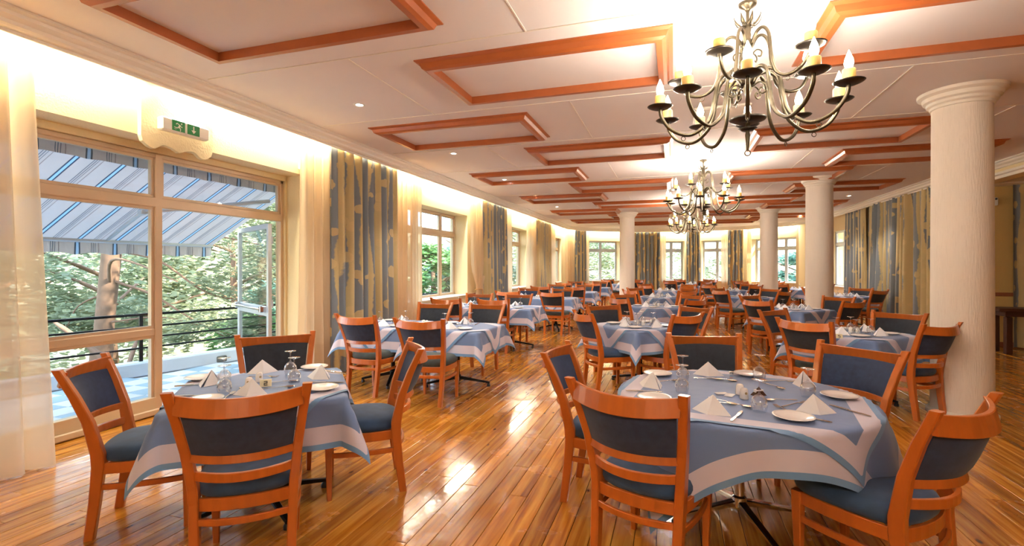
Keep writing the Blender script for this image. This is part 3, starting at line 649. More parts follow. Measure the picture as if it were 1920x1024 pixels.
# ------------------------------------------------------------------ dining chairs
YB = [(0, -.262), (.2, -.235), (.40, -.215), (.47, -.217), (.65, -.252), (.80, -.305), (.955, -.372)]
XB = [(0, .200), (.40, .212), (.47, .216), (.65, .236), (.80, .258), (.955, .282)]
def bs(s, z, bulge=.095): return (s*lerp(XB, z), lerp(YB, z)-bulge*(1-s*s), z)
def rail(zc, hh, tk=.011, bulge=.095, se=.97, dip=0):
    st = []
    for i in range(13):
        s = se*(-1+2*i/12); st.append((bs(s, zc-dip*(1-s*s), bulge), (0, .25 if zc > .6 else 0, 1), (2*bulge*s, 1, 0), hh, tk))
    return MB().bar(st, .003)
def make_chair(back, seat, name):
    t = empty('dining_chair', (0, 0, 0), 0, cat='chair')
    for sx in (-1, 1):
        st = []
        for z in (0, .10, .2, .3, .40, .47, .56, .65, .73, .80, .88, .955):
            wy = lerp([(0, .024), (.3, .028), (.45, .032), (.65, .026), (.955, .019)], z); st.append(((sx*lerp(XB, z), lerp(YB, z), z), (1, 0, 0), (0, 1, 0), .0215, wy))
        MB().bar(st, .005).build('leg', wood, t)
    rail(.895, .041, .0115, dip=.016).build('top_rail', wood, t); rail(.628, .020).build('back_rail', wood, t); rail(.535, .021).build('slat', wood, t)
    vs = []; N, Mz = 13, 6
    for side in (-1, 1):
        for j in range(Mz+1):
            for i in range(N):
                s = .90*(-1+2*i/(N-1)); z = .645+(.86-.645)*j/Mz; p = bs(s, z); e = .006+.014*(1-(abs(s)/.9)**4)*(1-(2*j/Mz-1)**4)
                vs.append((p[0], p[1]+side*e, p[2]))
    fs = []; K = N*(Mz+1)
    for j in range(Mz):
        for i in range(N-1):
            q = j*N+i; fs.append((q, q+1, q+N+1, q+N)); fs.append((q+K+N, q+K+N+1, q+K+1, q+K))
    for i in range(N-1): fs.append((i+1, i, i+K, i+K+1)); q = Mz*N+i; fs.append((q, q+1, q+K+1, q+K))
    for j in range(Mz): q = j*N; fs.append((q, q+N, q+N+K, q+K)); q += N-1; fs.append((q+N, q, q+K, q+N+K))
    mb = MB(); mb.v = vs; mb.f = fs; mb.build('back_panel', back, t, 'auto')
    for sx in (-1, 1): MB().bar([((sx*(.200+.006*k), .205-.004*(1-k), z), (1, 0, 0), (0, 1, 0), w, w) for z, w, k in ((0, .015, 0), (.2, .019, .5), (.36, .023, 1), (.418, .023, 1))], .004).build('leg', wood, t)
    mb = MB()
    def strip(pts, zc, hh, tk): 
        st = []
        for i, p in enumerate(pts):
            a_, b_ = Vector(pts[max(i-1, 0)]), Vector(pts[min(i+1, len(pts)-1)]); d = (b_-a_).normalized(); st.append(((p[0], p[1], zc), (0, 0, 1), (-d.y, d.x, 0), hh, tk))
        mb.bar(st, .003)
    bow = lambda P, Q, b_, n=8: [(P[0]+(Q[0]-P[0])*i/n-(Q[1]-P[1])*b_*4*(i/n)*(1-i/n), P[1]+(Q[1]-P[1])*i/n+(Q[0]-P[0])*b_*4*(i/n)*(1-i/n)) for i in range(n+1)]
    strip(bow((-.195, .205), (.195, .205), .07), .388, .030, .010); strip(bow((.205, .20), (.213, -.21), .05), .388, .030, .010); strip(bow((-.213, -.21), (-.205, .20), .05), .388, .030, .010)
    strip(bow((.20, -.215), (-.20, -.215), .09), .388, .030, .010); mb.build('seat_frame', wood, t)
    for pts, zc in ((bow((.203, .20), (.208, -.225), .05), .285), (bow((-.208, -.225), (-.203, .20), .05), .285), (bow((.20, -.235), (-.20, -.235), .11), .315)):
        mb = MB(); strip(pts, zc, .016, .009); mb.build('stretcher', wood, t)
    out = []
    for i in range(36):
        a = 2*math.pi*i/36; c, s_ = math.cos(a), math.sin(a); q = (abs(c)**4.2+abs(s_)**4.2)**(-1/4.2); x, y = c*q, s_*q
        out.append((x*(.232+.006*y), y*.232+.012+(.022*(1-x*x) if y > 0 else -.03*(1-x*x))))
    rings = [[(x*k, .012+(y-.012)*k, z) for x, y in out] for k, z in ((.94, .414), (.99, .424), (1.015, .442), (1.01, .46), (.96, .484), (.85, .498), (.6, .508), (.3, .513), (.02, .514))]
    MB().loft(rings).build('seat_cushion', seat, t, True)
    return t
CHA, CHB, CHC = make_chair(navy, blueseat, 'a'), make_chair(greyback, greyseat, 'b'), make_chair(navy, greyseat, 'c')
CN = {'a': CHA, 'b': CHB, 'c': CHC}
CTX = {'a': 'blue', 'b': 'charcoal', 'c': 'navy and grey'}
def chair(tx, ty, face, kind, lab, group):      # (tx, ty) is where the middle of the top rail stands
    a = R(face); x, y = tx+math.cos(a)*.40, ty+math.sin(a)*.40
    return place(CN[kind], (x, y, 0), a-R(90), label='%s chair, %s' % (CTX[kind], lab), group=group)
# ------------------------------------------------------------------ tables and cloths
def make_table(shape, a, met, name, topz=.74):
    t = empty('dining_table', (0, 0, 0), 0, cat='table')
    if shape == 'round': MB().lathe([(.001, topz-.03), (a-.01, topz-.03), (a, topz-.02), (a, topz-.004), (a-.006, topz), (.001, topz)], 48).build('tabletop', darkwood, t, 'auto')
    else: MB().box((0, 0, topz-.015), (2*a, 2*a, .03), ch=.008).build('tabletop', darkwood, t)
    MB().lathe([(.09, topz-.031), (.09, topz-.045), (.028, topz-.06), (.028, .16), (.04, .15), (.045, .10), (.03, .08), (.001, .08)], 20).build('column', met, t, 'auto')
    for k in range(4):
        T = Matrix.Rotation(R(90*k+22), 4, 'Z'); o = MB().bar([((.03, 0, .115), (0, 1, 0), (0, 0, 1), .022, .02), ((.2, 0, .085), (0, 1, 0), (0, 0, 1), .020, .015), ((.40, 0, .045), (0, 1, 0), (0, 0, 1), .017, .011)], .006, T=T).build('leg', met, t, 'auto')
        MB().lathe([(.001, 0), (.022, 0), (.022, .02), (.012, .036)], 12, T=T @ Matrix.Translation((.385, 0, 0))).build('foot', blackp, o, 'auto')
    return t
def drape(shape, a, s, crot, off=.004, z0=.745, n=56, seed=1, kf=9, droop=1.0):
    """square cloth of half side s over a table top; crot turns the cloth against the table"""
    rnd = random.Random(seed); p1, p2 = rnd.uniform(0, 6), rnd.uniform(0, 6); vs = []; uv = []; fs = []; c, q = math.cos(crot), math.sin(crot)
    # grid lines denser near edges are not needed: uniform
    for j in range(n+1):
        for i in range(n+1):
            u, v_ = s*(-1+2*i/n), s*(-1+2*j/n); x, y = u*c-v_*q, u*q+v_*c
            if shape == 'round':
                r = math.hypot(x, y); k = min(1, a/r) if r > 0 else 1; qx, qy = x*k, y*k
            else:
                rc = .03; qx, qy = max(-a+rc, min(a-rc, x)), max(-a+rc, min(a-rc, y)); dx, dy = x-qx, y-qy; h0 = math.hypot(dx, dy)
                if h0 > rc: qx += dx/h0*rc; qy += dy/h0*rc
                else: qx, qy = x, y
            dx, dy = x-qx, y-qy; h = math.hypot(dx, dy); z = z0+off
            if h > 1e-6:
                nx, ny = dx/h, dy/h; ph = math.atan2(y, x)
                if shape == 'round': sl = .16+.10*math.sin(kf*ph+p1)+.05*math.sin(2.3*kf*ph+p2)
                else:
                    cw = 2*abs(nx*ny); sl = .10+.30*cw+(.05*math.sin(kf*ph+p1)+.03*math.sin(kf*2.1*ph+p2))*(1-cw*.4)
                sl *= min(1, h/.10); o_ = off+h*sl; hz = math.sqrt(max(0, h*h-(h*sl)**2))
                rr = .012   # soft edge roll
                o_ += rr*(1-math.exp(-h/rr)); z -= hz*droop-(rr*.6*(1-math.exp(-h/rr)) if hz > rr else 0)
                x, y = qx+nx*o_, qy+ny*o_
            else: z += .0012*math.sin(9*x+p1)*math.sin(8*y+p2)
            vs.append((x, y, z)); uv.append((s-max(abs(u), abs(v_)), 0))
    for j in range(n):
        for i in range(n): k = j*(n+1)+i; fs.append((k, k+1, k+n+2, k+n+1))
    # hem corner uv: hem distances are per vertex, so mitred corners come out naturally
    mb = MB(); mb.v = vs; mb.f = fs; return mb.mesh('tablecloth', cloth, True, uvs=uv)
TBR = make_table('round', .68, chrome, 'r'); TBS = make_table('square', .46, blackmetal, 's')
M_under = [drape('square', .46, .74, 0, seed=k) for k in (1, 2, 3)]
M_over = [drape('square', .46, .56, R(45), off=.010, seed=k, n=48) for k in (1, 2, 3)]
M_ur = drape('round', .68, .88, R(12), seed=5, kf=7, n=72); M_or = drape('round', .68, .66, R(-9), off=.010, seed=5, kf=7, n=60)
def table(x, y, deg, lab, i=0, rnd_=False):
    tb = place(TBR if rnd_ else TBS, (x, y, 0), R(deg), label=('chrome-based ' if rnd_ else 'square black-based table, the ')+lab, group='dining tables')
    a = obj('tablecloth', M_ur if rnd_ else M_under[i % 3], None, (x, y, 0), R(deg)); tag(a, 'blue undercloth of the '+lab, 'tablecloth', 'blue undercloths')
    b_ = obj('table_overlay', M_or if rnd_ else M_over[i % 3], None, (x, y, 0), R(deg)); tag(b_, 'pale-bordered blue overlay on the '+lab, 'tablecloth', 'blue overlay cloths')
# ------------------------------------------------------------------ tableware
def proto(name, cat, parts):
    if len(parts) == 1 and parts[0][0] is None:
        o = obj(name, parts[0][1]); o['category'] = cat; return o
    r = empty(name, (0, 0, 0), 0, cat=cat)
    for nm, me in parts: obj(nm, me, r)
    return r
plate = proto('side_plate', 'plate', [(None, MB().lathe([(.001, .003), (.045, .003), (.05, 0), (.055, .004), (.085, .013), (.095, .017), (.094, .019), (.083, .0155), (.058, .008), (.05, .006), (.001, .006)], 28).mesh('side_plate', china, True))])
glass = proto('wine_glass', 'glass', [('bowl', MB().lathe([(.033, .001), (.034, .004), (.040, .03), (.041, .045), (.036, .066), (.022, .082), (.006, .092), (.0045, .10)], 20).lathe([(.031, .001), (.032, .004), (.038, .03), (.039, .045), (.034, .064), (.020, .079), (.001, .086)], 20).mesh('bowl', wine_glass, True)),
                                      ('stem', MB().lathe([(.005, .092), (.0038, .11), (.0036, .14), (.006, .156)], 10).mesh('stem', wine_glass, True)),
                                      ('foot', MB().lathe([(.006, .154), (.02, .160), (.036, .163), (.036, .165), (.001, .166)], 20).mesh('foot', wine_glass, True))])
def napkin_mesh():
    A, Lf, Rt, F, Bk = (0, .012, .088), (-.10, -.015, 0), (.10, -.015, 0), (0, -.062, 0), (0, .06, 0); mb = MB()
    def sheet(a, b_, c, t=.0025):
        a, b_, c = Vector(a), Vector(b_), Vector(c); nn = (b_-a).cross(c-a).normalized()*t
        mb.add([a, b_, c, a+nn, b_+nn, c+nn], [(0, 1, 2), (5, 4, 3), (0, 3, 4, 1), (1, 4, 5, 2), (2, 5, 3, 0)])
    sheet(A, F, Lf); sheet(A, Rt, F); sheet((0, .016, .087), (-.092, .0, .001), (-.02, .07, .001)); sheet((0, .016, .087), (.02, .07, .001), (.092, .0, .001))
    return mb.mesh('folded_napkin', napk)
napkin = proto('folded_napkin', 'napkin', [(None, napkin_mesh())])
def flatbar(st, T=None): return MB().bar([((x, y, z), (0, 1, 0), (0, 0, 1), w, t) for x, y, z, w, t in st], .0008, T=T)
knife = proto('knife', 'cutlery', [('handle', flatbar([(-.10, 0, .004, .006, .003), (-.03, 0, .004, .008, .0035), (0, 0, .004, .006, .003)]).mesh('handle', silver)), ('blade', flatbar([(0, 0, .004, .007, .0012), (.07, .001, .004, .010, .0011), (.105, .002, .003, .007, .001), (.115, .003, .003, .002, .001)]).mesh('blade', silver))])
fm = flatbar([(-.10, 0, .003, .007, .0015), (-.03, 0, .006, .003, .0015), (.03, 0, .008, .003, .0015), (.045, 0, .005, .011, .0012), (.055, 0, .004, .012, .001)])
tines = MB()
for k in range(4): tines.bar([((x, -.0095+k*.0063, z), (0, 1, 0), (0, 0, 1), .0018, .001) for x, z in ((.053, .004), (.075, .004), (.098, .008))], .0005)
fork = proto('fork', 'cutlery', [('handle', fm.mesh('handle', silver)), ('tines', tines.mesh('tines', silver))])
sb = MB(); sb.loft([[(.045+.033*math.cos(a)*k, .018*math.sin(a)*k, z) for a in [2*math.pi*i/16 for i in range(16)]] for k, z in ((1, .009), (.75, .004), (.3, .002), (.02, .002))], caps=False)
spoon = proto('spoon', 'cutlery', [('handle', flatbar([(-.11, 0, .004, .007, .0015), (-.04, 0, .007, .003, .0015), (.015, 0, .010, .003, .0015)]).mesh('handle', silver)), ('bowl', sb.mesh('bowl', silver, True))])
shaker = proto('china_shaker', 'shaker', [('body', MB().lathe([(.001, 0), (.022, 0), (.024, .004), (.023, .03), (.020, .052), (.014, .060), (.001, .062)], 18).mesh('body', china, True)), ('emblem', MB().lathe([(.001, 0), (.007, .001), (.007, 0)], 12, T=Matrix.Translation((0, -.0225, .035)) @ Matrix.Rotation(R(85), 4, 'X')).mesh('emblem', emblem))])
sachet = proto('sachet_holder', 'holder', [('panel', MB().add([(-.04, -.02, 0), (.04, -.02, 0), (0, 0, .052), (-.04, .02, 0), (.04, .02, 0), (0, 0, .048)], [(0, 1, 2), (4, 3, 5), (0, 3, 4, 1), (1, 4, 5, 2), (0, 2, 5, 3)]).mesh('panel', darkwood)), ('sachets', MB().box((0, 0, .018), (.05, .02, .03)).mesh('sachets', napk))])
def digit(ch):
    S = {'2': [(-1, 1), (1, 1), (1, 0), (-1, 0), (-1, -1), (1, -1)], '5': [(1, 1), (-1, 1), (-1, 0), (1, 0), (1, -1), (-1, -1)]}[ch]; mb = MB(); w = .0022
    T = Matrix.Translation((0, -.0152, .021)) @ Matrix.Rotation(R(-22), 4, 'X')
    for (a, b_), (c, d) in zip(S, S[1:]):
        x0, x1, z0_, z1_ = min(a, c)*.008, max(a, c)*.008, min(b_, d)*.011, max(b_, d)*.011
        mb.box(((x0+x1)/2, -.001, (z0_+z1_)/2), (x1-x0+2*w, .001, z1_-z0_+2*w), T)
    return mb.mesh('numeral', inkm)
def card(ch):
    c = MB().add([(-.033, -.02, 0), (.033, -.02, 0), (.033, -.004, .042), (-.033, -.004, .042), (-.033, .02, 0), (.033, .02, 0), (.033, .004, .042), (-.033, .004, .042)], [(0, 1, 2, 3), (5, 4, 7, 6), (3, 2, 6, 7), (0, 3, 7, 4), (1, 5, 6, 2), (0, 4, 5, 1)]).mesh('card', cardm)
    return proto('table_number', 'table number', [('card', c), ('numeral', digit(ch))])
TZ = .7565
def put(p, x, y, deg, lab, grp, z=TZ): return place(p, (x, y, z), R(deg), label=lab, group=grp)
def setting(cx, cy, a, dist, seatlab, tname, full=True, seed=0, ts=1.0):
    """place setting for the seat in direction a (degrees) from the table centre"""
    rnd = random.Random(int(cx*100+cy*10+a)+seed); ca, sa = math.cos(R(a)), math.sin(R(a))
    def w(r, t): return cx+ca*r-sa*t, cy+sa*r+ca*t
    x, y = w(dist, .02); put(napkin, x, y, a+90+rnd.uniform(-14, 14), 'folded white napkin, %s, %s' % (seatlab, tname), 'folded napkins')
    x, y = w(dist-.17, -.13); put(glass, x, y, 0, 'upturned wine glass, %s, %s' % (seatlab, tname), 'upturned wine glasses')
    x, y = w(dist+.0, .21); put(plate, x, y, 0, 'white side plate, %s, %s' % (seatlab, tname), 'side plates')
    if full:
        x, y = w(dist-.0, -.15); put(knife, x, y, a+180+rnd.uniform(-8, 8), 'steel knife, %s, %s' % (seatlab, tname), 'knives')
        x, y = w(dist-.02, .10); put(fork, x, y, a+180+rnd.uniform(-8, 8), 'steel fork, %s, %s' % (seatlab, tname), 'forks')
        x, y = w(dist-.17, .02); put(spoon, x, y, a+90+rnd.uniform(-20, 20), 'dessert spoon, %s, %s' % (seatlab, tname), 'spoons')
def cruet(cx, cy, tname, deg=30):
    put(shaker, cx-.02, cy+.01, deg, 'left china shaker on the '+tname, 'china shakers'); put(shaker, cx+.04, cy-.02, deg+20, 'right china shaker on the '+tname, 'china shakers')
CZH = .955
# --- table one (numbered 2)
N1 = 'table numbered 2 by the open terrace door'
T1 = (-2.44, 2.50); table(*T1, 40, N1, 0); gT = 'chairs at table 2'
chair(-3.28, 1.97, 37, 'a', 'left of table 2, in front of the leftmost sheer curtain', gT)
chair(-1.84, 1.74, 128, 'a', 'foreground of table 2 with its back to the viewer', gT)
chair(-3.13, 3.33, -45, 'b', 'behind table 2, facing the viewer in the terrace doorway', gT)
chair(-1.73, 3.20, 216, 'a', 'right of table 2, seen from the side by the aisle', gT)
# --- round table
NR = 'round table in the right foreground'
TR = (.37, 3.20); table(*TR, 0, NR, 0, True); gR = 'chairs at the round table'
chair(-.79, 3.35, -4, 'a', 'left side of the foreground round table', gR)
chair(-.23, 2.30, 70, 'a', 'nearest chair of the round table, back to the viewer', gR)
chair(1.16, 2.47, 137, 'a', 'bottom right corner, nearest right side of the round table', gR)
chair(1.26, 4.06, 222, 'a', 'far right side of the round table, before the big column', gR)
chair(.23, 4.40, -76, 'b', 'far side of the round table facing the viewer', gR)

# --- laid places of table 2 and of the round table (plan positions read at table height)
def many(proto_, grp, tname, rows):
    for x, y, d, lab in rows: put(proto_, x, y, d, lab % tname if '%s' in lab else lab, grp)
t2 = 'table numbered 2'
many(plate, 'side plates', t2, [(-2.97, 2.50, 0, 'white side plate by the left chair of %s'), (-2.46, 2.10, 0, 'white side plate by the near chair of %s, partly hidden by its rail'), (-2.49, 3.02, 0, 'white side plate by the far chair of %s'), (-2.02, 2.52, 0, 'white side plate by the right chair of %s')])
many(napkin, 'folded napkins', t2, [(-2.75, 2.80, 50, 'folded napkin behind the shakers on %s'), (-2.34, 2.30, 20, 'folded napkin in front of the number card on %s'), (-2.25, 2.78, -8, 'large folded napkin at the right of %s'), (-2.80, 2.42, -60, 'folded napkin lying low at the left of %s')])
many(glass, 'upturned wine glasses', t2, [(-2.71, 2.45, 0, 'rear glass of the left pair on %s'), (-2.50, 2.26, 0, 'front glass of the left pair on %s'), (-2.50, 2.79, 0, 'rear glass of the right pair on %s'), (-2.30, 2.60, 0, 'front glass of the right pair on %s')])
many(shaker, 'china shakers', t2, [(-2.49, 2.43, 30, 'left white shaker beside the number card of %s'), (-2.54, 2.56, 60, 'right white shaker with gold emblem on %s')])
put(card('2'), -2.41, 2.48, 42, 'ivory tent card printed 2 in the middle of its table', 'table numbers')
many(knife, 'knives', t2, [(-2.62, 2.16, 20, 'knife beside the near left plate of %s'), (-2.11, 2.67, 18, 'knife between napkin and right plate of %s'), (-2.26, 2.95, -10, 'knife by the far plate of %s'), (-2.86, 2.36, 40, 'knife at the left edge of %s')])
many(fork, 'forks', t2, [(-2.42, 2.21, 118, 'fork pointing away behind the near chair rail on %s'), (-2.62, 2.68, 20, 'fork by the napkin behind the shakers of %s')])
many(spoon, 'spoons', t2, [(-2.37, 2.60, 35, 'spoon right of the number card on %s'), (-2.44, 2.36, 160, 'spoon left of the number card on %s'), (-2.28, 2.47, 40, 'spoon in front of the number card on %s')])
t5 = 'foreground round table'
many(plate, 'side plates', t5, [(-.10, 3.56, 0, 'far left side plate of the %s'), (-.10, 2.90, 0, 'near left side plate of the %s, hidden partly by a chair'), (.49, 3.74, 0, 'far right side plate of the %s'), (.56, 2.74, 0, 'front side plate of the %s with a knife under it'), (.90, 3.27, 0, 'right hand side plate of the %s')])
many(napkin, 'folded napkins', t5, [(-.13, 3.22, -50, 'left folded napkin of the %s'), (.23, 3.68, 0, 'tall folded napkin at the far edge of the %s'), (.19, 2.74, -25, 'front left folded napkin of the %s'), (.79, 3.54, 60, 'right rear folded napkin of the %s'), (.69, 2.91, 10, 'front right folded napkin of the %s')])
many(glass, 'upturned wine glasses', t5, [(.06, 3.43, 0, 'rear glass of the left pair on the %s'), (.05, 3.10, 0, 'front glass of the left pair on the %s'), (.54, 3.62, 0, 'far glass by the far right plate of the %s'), (.42, 2.82, 0, 'front glass in the centre of the %s'), (.73, 3.22, 0, 'right hand glass of the %s')])
many(shaker, 'china shakers', t5, [(.38, 3.07, 20, 'front white shaker on the %s'), (.37, 3.17, 50, 'rear white shaker on the %s'), ])
put(sachet, .47, 3.18, 30, 'dark tent shaped sachet holder on the round table', 'table holders')
for i, (x, y, d) in enumerate(((.27, 3.15, 20), (.31, 3.12, 70))): tag(MB().box((0, 0, .003), (.07, .045, .004), ch=.001).build('paper_sachet', napk, loc=(x, y, TZ), rot=R(d)), ('left' if i == 0 else 'right')+' white paper sachet lying left of the shakers', 'sachet', 'paper sachets')
ts = empty('small_shaker', (.37, 3.62, TZ), 0, label='tiny glass and brass shaker at the far edge of the round table', cat='shaker')
MB().lathe([(.001, 0), (.014, 0), (.013, .03), (.001, .03)], 12).build('body', wine_glass, ts, 'auto'); MB().lathe([(.014, .028), (.014, .042), (.001, .045)], 12).build('cap', silver, ts, 'auto')
many(knife, 'knives', t5, [(.30, 2.69, 70, 'front knife lying across the cloth border of the %s'), (-.17, 3.06, 8, 'knife by the left napkin of the %s'), (.86, 2.98, -52, 'knife at the right edge of the %s'), (.62, 2.78, -30, 'knife under the front plate of the %s')])
many(fork, 'forks', t5, [(.02, 2.78, 85, 'fork standing out behind the near chair of the %s'), (.62, 3.02, 45, 'fork crossing a spoon right of centre on the %s'), (.55, 2.88, 110, 'fork behind the front plate of the %s'), (.66, 3.60, 15, 'fork by the right rear napkin of the %s')])
many(spoon, 'spoons', t5, [(.27, 2.95, -45, 'upper spoon by the front left napkin of the %s'), (.33, 2.90, -20, 'lower spoon by the front left napkin of the %s'), (.55, 3.08, 200, 'spoon crossing a fork right of centre on the %s'), (.24, 3.53, 0, 'left spoon before the far napkin of the %s'), (.32, 3.52, -12, 'right spoon before the far napkin of the %s'), (.60, 3.42, -60, 'spoon by the right rear napkin of the %s'), (-.02, 3.38, 30, 'spoon by the far left plate of the %s')])
# --- second table pair on the left and its followers
def pair(xc, y, nm, gi, chairs, cards=None):
    for s_, side in ((-1, 'window half'), (1, 'aisle half')):
        table(xc+s_*.46, y, 0, '%s of the %s' % (side, nm), gi+s_)
    for (x_, y_, f_, k_, lab) in chairs: chair(x_, y_, f_, k_, '%s of the %s' % (lab, nm), 'chairs at the left row tables')
    for s_, side in ((-1, 'window half'), (1, 'aisle half')):
        for a_, sl in ((-90, 'near setting'), (90, 'far setting')): setting(xc+s_*.46, y, a_, .27, sl, '%s of the %s' % (side, nm), full=y < 7)
    cruet(xc, y, nm)
pair(-3.02, 5.72, 'second left table', 0, [(-3.47, 4.85, 84, 'c', 'near window side'), (-2.56, 4.68, 92, 'c', 'near aisle side'), (-3.45, 6.92, -92, 'b', 'far window side'), (-2.64, 7.02, -95, 'b', 'far aisle side')])
pair(-3.30, 8.80, 'third left table', 1, [(-3.78, 7.90, 90, 'b', 'near window side'), (-2.94, 8.02, 92, 'b', 'near aisle side'), (-3.80, 9.62, -88, 'b', 'far window side'), (-2.98, 9.72, -90, 'b', 'far aisle side')])
pair(-3.12, 11.65, 'fourth left table', 2, [(-3.57, 10.68, 90, 'b', 'near window side'), (-2.55, 10.62, 80, 'b', 'near aisle side'), (-3.6, 12.62, -88, 'c', 'far window side'), (-2.7, 12.66, -93, 'b', 'far aisle side')])
pair(-3.10, 14.7, 'fifth left table', 0, [(-3.6, 13.75, 90, 'b', 'near window side'), (-2.6, 13.72, 88, 'b', 'near aisle side'), (-3.55, 15.7, -88, 'b', 'far window side'), (-2.65, 15.68, -93, 'b', 'far aisle side')])
pair(-3.10, 17.9, 'sixth left table', 1, [(-3.6, 16.95, 90, 'b', 'near window side'), (-2.6, 16.95, 88, 'c', 'near aisle side'), (-3.55, 18.9, -88, 'b', 'far window side'), (-2.6, 18.85, -93, 'b', 'far aisle side')])
def diamond(cx, cy, deg, nm, i, kinds='bbbb', pos=None, full=False):
    table(cx, cy, deg, nm, i); pos = pos or {}
    for k, (da, sl) in enumerate(((-45, 'near right'), (45, 'far right'), (135, 'far left'), (225, 'near left'))):
        a_ = da+(deg-45)+random.uniform(-4, 4) if k not in pos else None
        if k in pos: x_, y_, f_ = pos[k]
        else: x_, y_, f_ = cx+.97*math.cos(R(a_)), cy+.97*math.sin(R(a_)), a_+180+random.uniform(-7, 7)
        chair(x_, y_, f_, kinds[k], '%s side of the %s' % (sl, nm), 'chairs at the middle and right tables')
        setting(cx, cy, da+(deg-45), .27, sl+' setting', nm, full=full)
    cruet(cx, cy, nm)
diamond(-.40, 6.55, 45, 'second middle table', 1, 'cbba', {3: (-1.08, 6.03, 32), 0: (.20, 6.18, 143), 1: (.33, 7.42, 225), 2: (-1.0, 7.38, -48)}, full=True)
diamond(-.30, 9.75, 45, 'third middle table', 2); diamond(-.30, 12.9, 43, 'fourth middle table', 0); diamond(-.2, 16.2, 47, 'fifth middle table', 1)
diamond(1.93, 6.52, 45, 'table numbered 5 before the big column', 0, 'abbb', {3: (1.26, 5.82, 47), 2: (1.20, 7.20, -42), 1: (2.64, 7.25, 226), 0: (2.50, 5.84, 128)}, full=True)
put(card('5'), 1.64, 5.98, 2, 'ivory tent card printed 5 near the front corner of its table', 'table numbers')
diamond(2.02, 9.9, 45, 'third right table', 1, 'bbbb', {3: (1.30, 9.2, 45), 0: (2.80, 9.3, 132), 1: (2.95, 10.7, 225), 2: (1.40, 10.75, -45)})
diamond(1.75, 13.4, 45, 'fourth right table', 2); diamond(1.7, 17.0, 44, 'fifth right table', 0)
diamond(4.15, 14.6, 45, 'side table next to the right wall curtain', 1, 'bbbb', {0: (4.72, 13.95, 130), 3: (3.35, 14.0, 45), 1: (4.72, 15.3, 225)})
diamond(3.95, 18.4, 45, 'side table by the right wall window', 2)
diamond(-2.0, 21.6, 45, 'far end table on the left', 0); diamond(.5, 20.4, 45, 'far end table in the middle', 1); diamond(.9, 23.1, 45, 'table under the bright central window', 2); diamond(3.1, 21.3, 45, 'far end table on the right', 0)

# ------------------------------------------------------------------ terrace and outdoors
TG = math.tan(R(12.4))
def ex_(y): return -7.17+(y-4.57)*TG          # inner foot of the parapet
tf = tag(MB().add([(-5.0, -3, -.05), (-5.0, 16, -.05), (ex_(16)-.3, 16, -.05), (ex_(-3)-.3, -3, -.05), (-5.0, -3, -.25), (-5.0, 16, -.25), (ex_(16)-.3, 16, -.25), (ex_(-3)-.3, -3, -.25)], [(0, 1, 2, 3), (7, 6, 5, 4), (0, 4, 5, 1), (1, 5, 6, 2), (2, 6, 7, 3), (3, 7, 4, 0)]).build('terrace_floor', parapetm), 'terrace floor of white and blue grey tiles outside the door', 'terrace', kind='structure')
tl = []
for i in range(60):
    for j in range(9):
        y, x = -1+i*.30, -5.16-j*.30
        if x-.15 > ex_(y)+.02: tl.append((math.hypot(x+5, y-4), x, y, (i+j) % 2))
tl.sort(); rest = MB(); tn = []
for k, (d, x, y, c) in enumerate(tl):
    if k < 230: MB().box((x, y, -.03), (.294, .294, .04), ch=.004).build('tile', tiles, tf, tone=.9*c)
    else: rest.box((x, y, -.03), (.294, .294, .04)); tn += [.9*c]*8
if tn: tag(rest.build('tile', tiles, tf, tone=tn), kind='stuff')
A_, B_ = Vector((ex_(-3), -3, 0)), Vector((ex_(12.4), 12.4, 0)); La = (B_-A_).length; an = math.atan2(B_.y-A_.y, B_.x-A_.x)
pp = empty('terrace_parapet', A_, an, label='low chipped white parapet along the terrace edge', cat='parapet')
MB().box((La/2, .11, .06), (La, .2, .2), ch=.02).build('kerb', parapetm, pp)
for x, w in ((9.35, .16), (9.75, .22), (10.3, .14)): MB().box((x, .012, .03), (w, .03, .10), ch=.015).build('exposed_stone', stonem, pp)
rl = empty('terrace_railing', A_, an, label='black iron railing with four bars on the terrace parapet', cat='railing')
for zz in (.82, .645, .49, .345): MB().box((La/2, .11, zz), (La, .035 if zz > .8 else .022, .035 if zz > .8 else .026), ch=.005).build('rail_bar', blackmetal, rl)
for i in range(8): MB().box((.55+i*1.93, .11, .48), (.045, .03, .66), ch=.004).build('post', blackmetal, rl)
aw = empty('awning', (-5.10, 1.5, 0), R(90), label='striped blue and white retractable awning over the terrace', cat='awning')
AL = 4.35; x0 = -4.5      # local x along the wall, local y outwards
def cvs(y0, z0, y1, z1, xa, xb, nm, nx=40, sc=None):
    vs, uv, fs = [], [], []
    for i in range(nx+1):
        x = xa+(xb-xa)*i/nx; d = .012*math.cos(x*30) if sc else 0
        vs += [(x, y0, z0), (x, y1, z1+(sc*abs(math.sin(x*math.pi/.42)) if sc else 0)), (x, y0, z0-.004), (x, y1, z1-.004+(sc*abs(math.sin(x*math.pi/.42)) if sc else 0))] if not sc else [(x, y0+d*.2, z0), (x, y1+d, z1+sc*abs(math.sin(x*math.pi/.42))), (x, y0+.004+d*.2, z0), (x, y1+.004+d, z1+sc*abs(math.sin(x*math.pi/.42)))]
        uv += [(x, 0)]*4
    for i in range(nx): q = i*4; fs += [(q, q+1, q+5, q+4), (q+2, q+6, q+7, q+3)]
    mb = MB(); mb.v = vs; mb.f = fs; return mb.build(nm, stripe, aw, uvs=uv)
cvs(.12, 2.60, 1.60, 1.83, x0, AL, 'canopy'); cvs(1.63, 1.79, 1.63, 1.64, x0, AL, 'valance', sc=.03, nx=160); cvs(.07, 2.60, .07, 2.50, x0, AL, 'rear_valance', sc=.01, nx=80)
